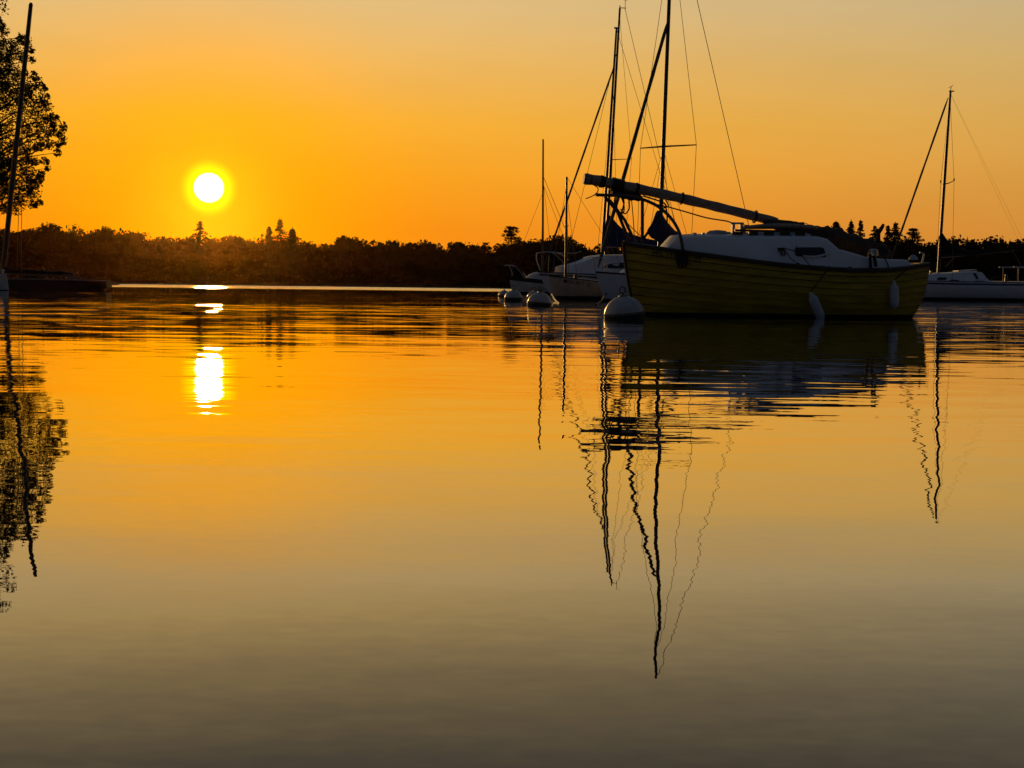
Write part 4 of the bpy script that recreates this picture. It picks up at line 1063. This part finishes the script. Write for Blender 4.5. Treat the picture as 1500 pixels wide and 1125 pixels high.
    tl = MB(); a = F.P(1450, 412, -.4); tl.tube([Vector((a.x, -.4, sh(a.x))), Vector((a.x + .2, -.3, sh(a.x) + .25)), Vector((a.x + .9, -.1, sh(a.x) + .35))], .03, 6); tl.build('tiller', M['wood'], e)
right_sloop()

# --- low racing scow at the left edge
def scow():
    d = 76.0; org = on_water(6, d); F = Frame(org, R(170))
    e = thing('racing_scow', 'long low dark scow with a raking mast under the big tree', 'sailboat', org, 0)
    F = Frame(org, 0)
    XA = F.P(-70, 415, 0).x; XE = F.P(160, 417, 0).x
    zt = lambda x: .50 + .05 * math.sin((x - XA) / (XE - XA) * 3.1)
    h = MB(); secs = []
    for i in range(31):
        u = i / 30; x = lerp(XA, XE, u); w = 1.0 * (1 - abs(2 * u - 1) ** 5 * .45); zb = -.12 + .30 * max(0, abs(2 * u - 1) - .8) / .2
        t_ = zt(x) - .02
        secs.append([Vector((x, -w, t_ - .06)), Vector((x, -w * .99, t_)), Vector((x, -w * .5, t_ + .05)), Vector((x, w * .5, t_ + .05)), Vector((x, w * .99, t_)), Vector((x, w, t_ - .06)), Vector((x, w * .9, zb)), Vector((x, -w * .9, zb))])
    h.loft(secs, 0); h.build('hull', M['black'], e)
    r_ = MB()
    for sgn in (-1, 1): r_.tube([Vector((x, sgn * 1.0 * (1 - abs(2 * (x - XA) / (XE - XA) - 1) ** 5 * .45), zt(x) + .005)) for x in [lerp(XA + .1, XE - .35, i / 24) for i in range(25)]], .035, 6)
    r_.build('gunwale', M['alu'], e)
    foot = F.P(3.5, 408, 0); top = F.P(45, 8, 0)
    ma = spar(e, [foot, foot.lerp(top, .4), foot.lerp(top, .8), top], [.13, .13, .115, .10], m='dalu')
    mb = MB(); mb.tube([top, top + Vector((.02, 0, .14))], [.12, .06], 8); mb.build('masthead_fitting', M['dalu'], ma)
    bm = MB(); a, b = F.P(6, 400.5, -.1), F.P(110, 404, -.1); bm.tube([a, b], .07, 8); bo = bm.build('boom', M['alu'], e)
    sl_ = MB(); secs = []; rr = random.Random(8)
    for i in range(25):
        u = i / 24; p = a.lerp(b, u); hh = .17 * (1 - .5 * u) * rr.uniform(.6, 1.25) * min(1, (1 - u) * 8 + .15)
        secs.append([p + Vector((0, .17 * math.cos(t), .10 + hh * (.4 + math.sin(t)))) for t in [2 * math.pi * k / 10 for k in range(10)]])
    sl_.loft(secs, 0); sl_.build('sail_cover', M['blackc'], e)
    cr = MB(); p = F.P(108, 404, -.1); cr.tube([Vector((p.x, -.1, zt(p.x))), p], .05, 6); q = F.P(95, 411, -.4)
    cr.tube([Vector((q.x, -.4, .5)), Vector((q.x + .2, -.35, .68)), Vector((q.x + .8, -.3, .62))], .06, 6); cr.build('boom_crutch', M['dsteel'], e)
    fn = MB(); p = F.P(66, 396, .2); fn.prism([(p.x - .18, p.z - .3), (p.x + .1, p.z - .36), (p.x - .07, p.z + .16)], .17, .21); fn.build('rudder_blade', M['alu'], e)
    cl = MB(); q = F.P(139, 412.0, -.5); cl.lathe((q.x, -.5, q.z - .08), [(.06, -.05), (.07, .05), (.03, .10), (.001, .11)], 10); cl.build('cleat', M['gel'], e)
    wire(e, foot.lerp(top, .72), F.P(31, 412, -.9), .016, 'shroud'); wire(e, foot.lerp(top, .72), F.P(24, 411, .9), .016, 'shroud')
    lp = MB(); q = F.P(4.5, 395.5, -.5); lp.lathe((q.x, -.5, q.z - .1), [(.02, -.3), (.07, .0), (.08, .12), (.001, .16)], 10); lp.build('mast_collar', M['gel'], e)
    # small pale dinghy nosing in at the frame edge
    o2 = on_water(-14, 70.0); F2 = Frame(o2, R(180)); e2 = thing('dinghy', 'pale grey dinghy bow poking in at the left edge beside the scow', 'dinghy', o2, R(180))
    XB = -( (on_water(10, 70).x) - o2.x) ; XS = XB + 2.8; s2 = lambda x: .80 - .25 * min(1, (x - XB) / 1.5)
    hull_boat(e2, XB, XS, 1.3, s2, draft=.2, rake=-.15, srake=.1, boot=.03, mats=[M['gelold'], M['bottom'], M['black']], tw=.8)
scow()

# ------------------------------------------------------------------ mooring lines, channel posts
def mooring_line(p0, p1, sag, label):
    e = MB(); mid = (p0 + p1) / 2 - Vector((0, 0, sag)); e.tube([(p - p0) for p in smooth_pts([p0, mid, p1], 5)], .035, 6)
    o = e.build('mooring_line', M['drope'], None, p0); tag(o, label, 'rope', 'mooring lines of the boats')
mooring_line(at(808.5, 431, 57.6), on_water(820, 41), .05, 'taut line from the stem of the numbered boat down to the water')
mooring_line(at(888.5, 430, 53.5), on_water(873, 40), .05, 'taut line from the tall masted boat bow down to the water')
def post(px, ytop, d, r, label):
    p = on_water(px, d); h = at(px, ytop, d).z; e = thing('channel_post', label, 'post', p, 0, 'posts standing in the far water')
    mb = MB(); mb.tube([(0, 0, -.5), (0, 0, h)], r, 8); mb.build('pole', M['wood'], e)
    mb = MB(); mb.lathe((0, 0, h), [(r * 1.3, -.1), (r * 1.3, .02), (.001, .1)], 8); mb.build('cap', M['wood'], e)
post(243.5, 406, 300, .09, 'thin dark post in the far water left of the sun glitter')
post(402, 407, 330, .08, 'thin brown post in the far water right of the sun')
post(623, 411.5, 300, .10, 'short dark post in the far water nearer the boats')

# ------------------------------------------------------------------ haze
def haze():
    m = bpy.data.materials.new('morning haze'); m.use_nodes = True; t = m.node_tree
    t.nodes.remove(t.nodes['Principled BSDF'])
    v = N(t, 'ShaderNodeVolumePrincipled'); v.inputs['Color'].default_value = (1.0, .45, .05, 1); v.inputs['Density'].default_value = HAZE[0]; v.inputs['Anisotropy'].default_value = HAZE[1]
    t.links.new(v.outputs[0], t.nodes['Material Output'].inputs['Volume'])
    m.cycles.volume_sampling = 'EQUIANGULAR'
    mb = MB(); mb.box((0, 560, 15.5), (5200, 2060, 34)); tag(mb.build('haze', m), 'thin morning haze over the lake', 'haze', kind='stuff')
HAZE = (0.78e-5, .963)
haze()
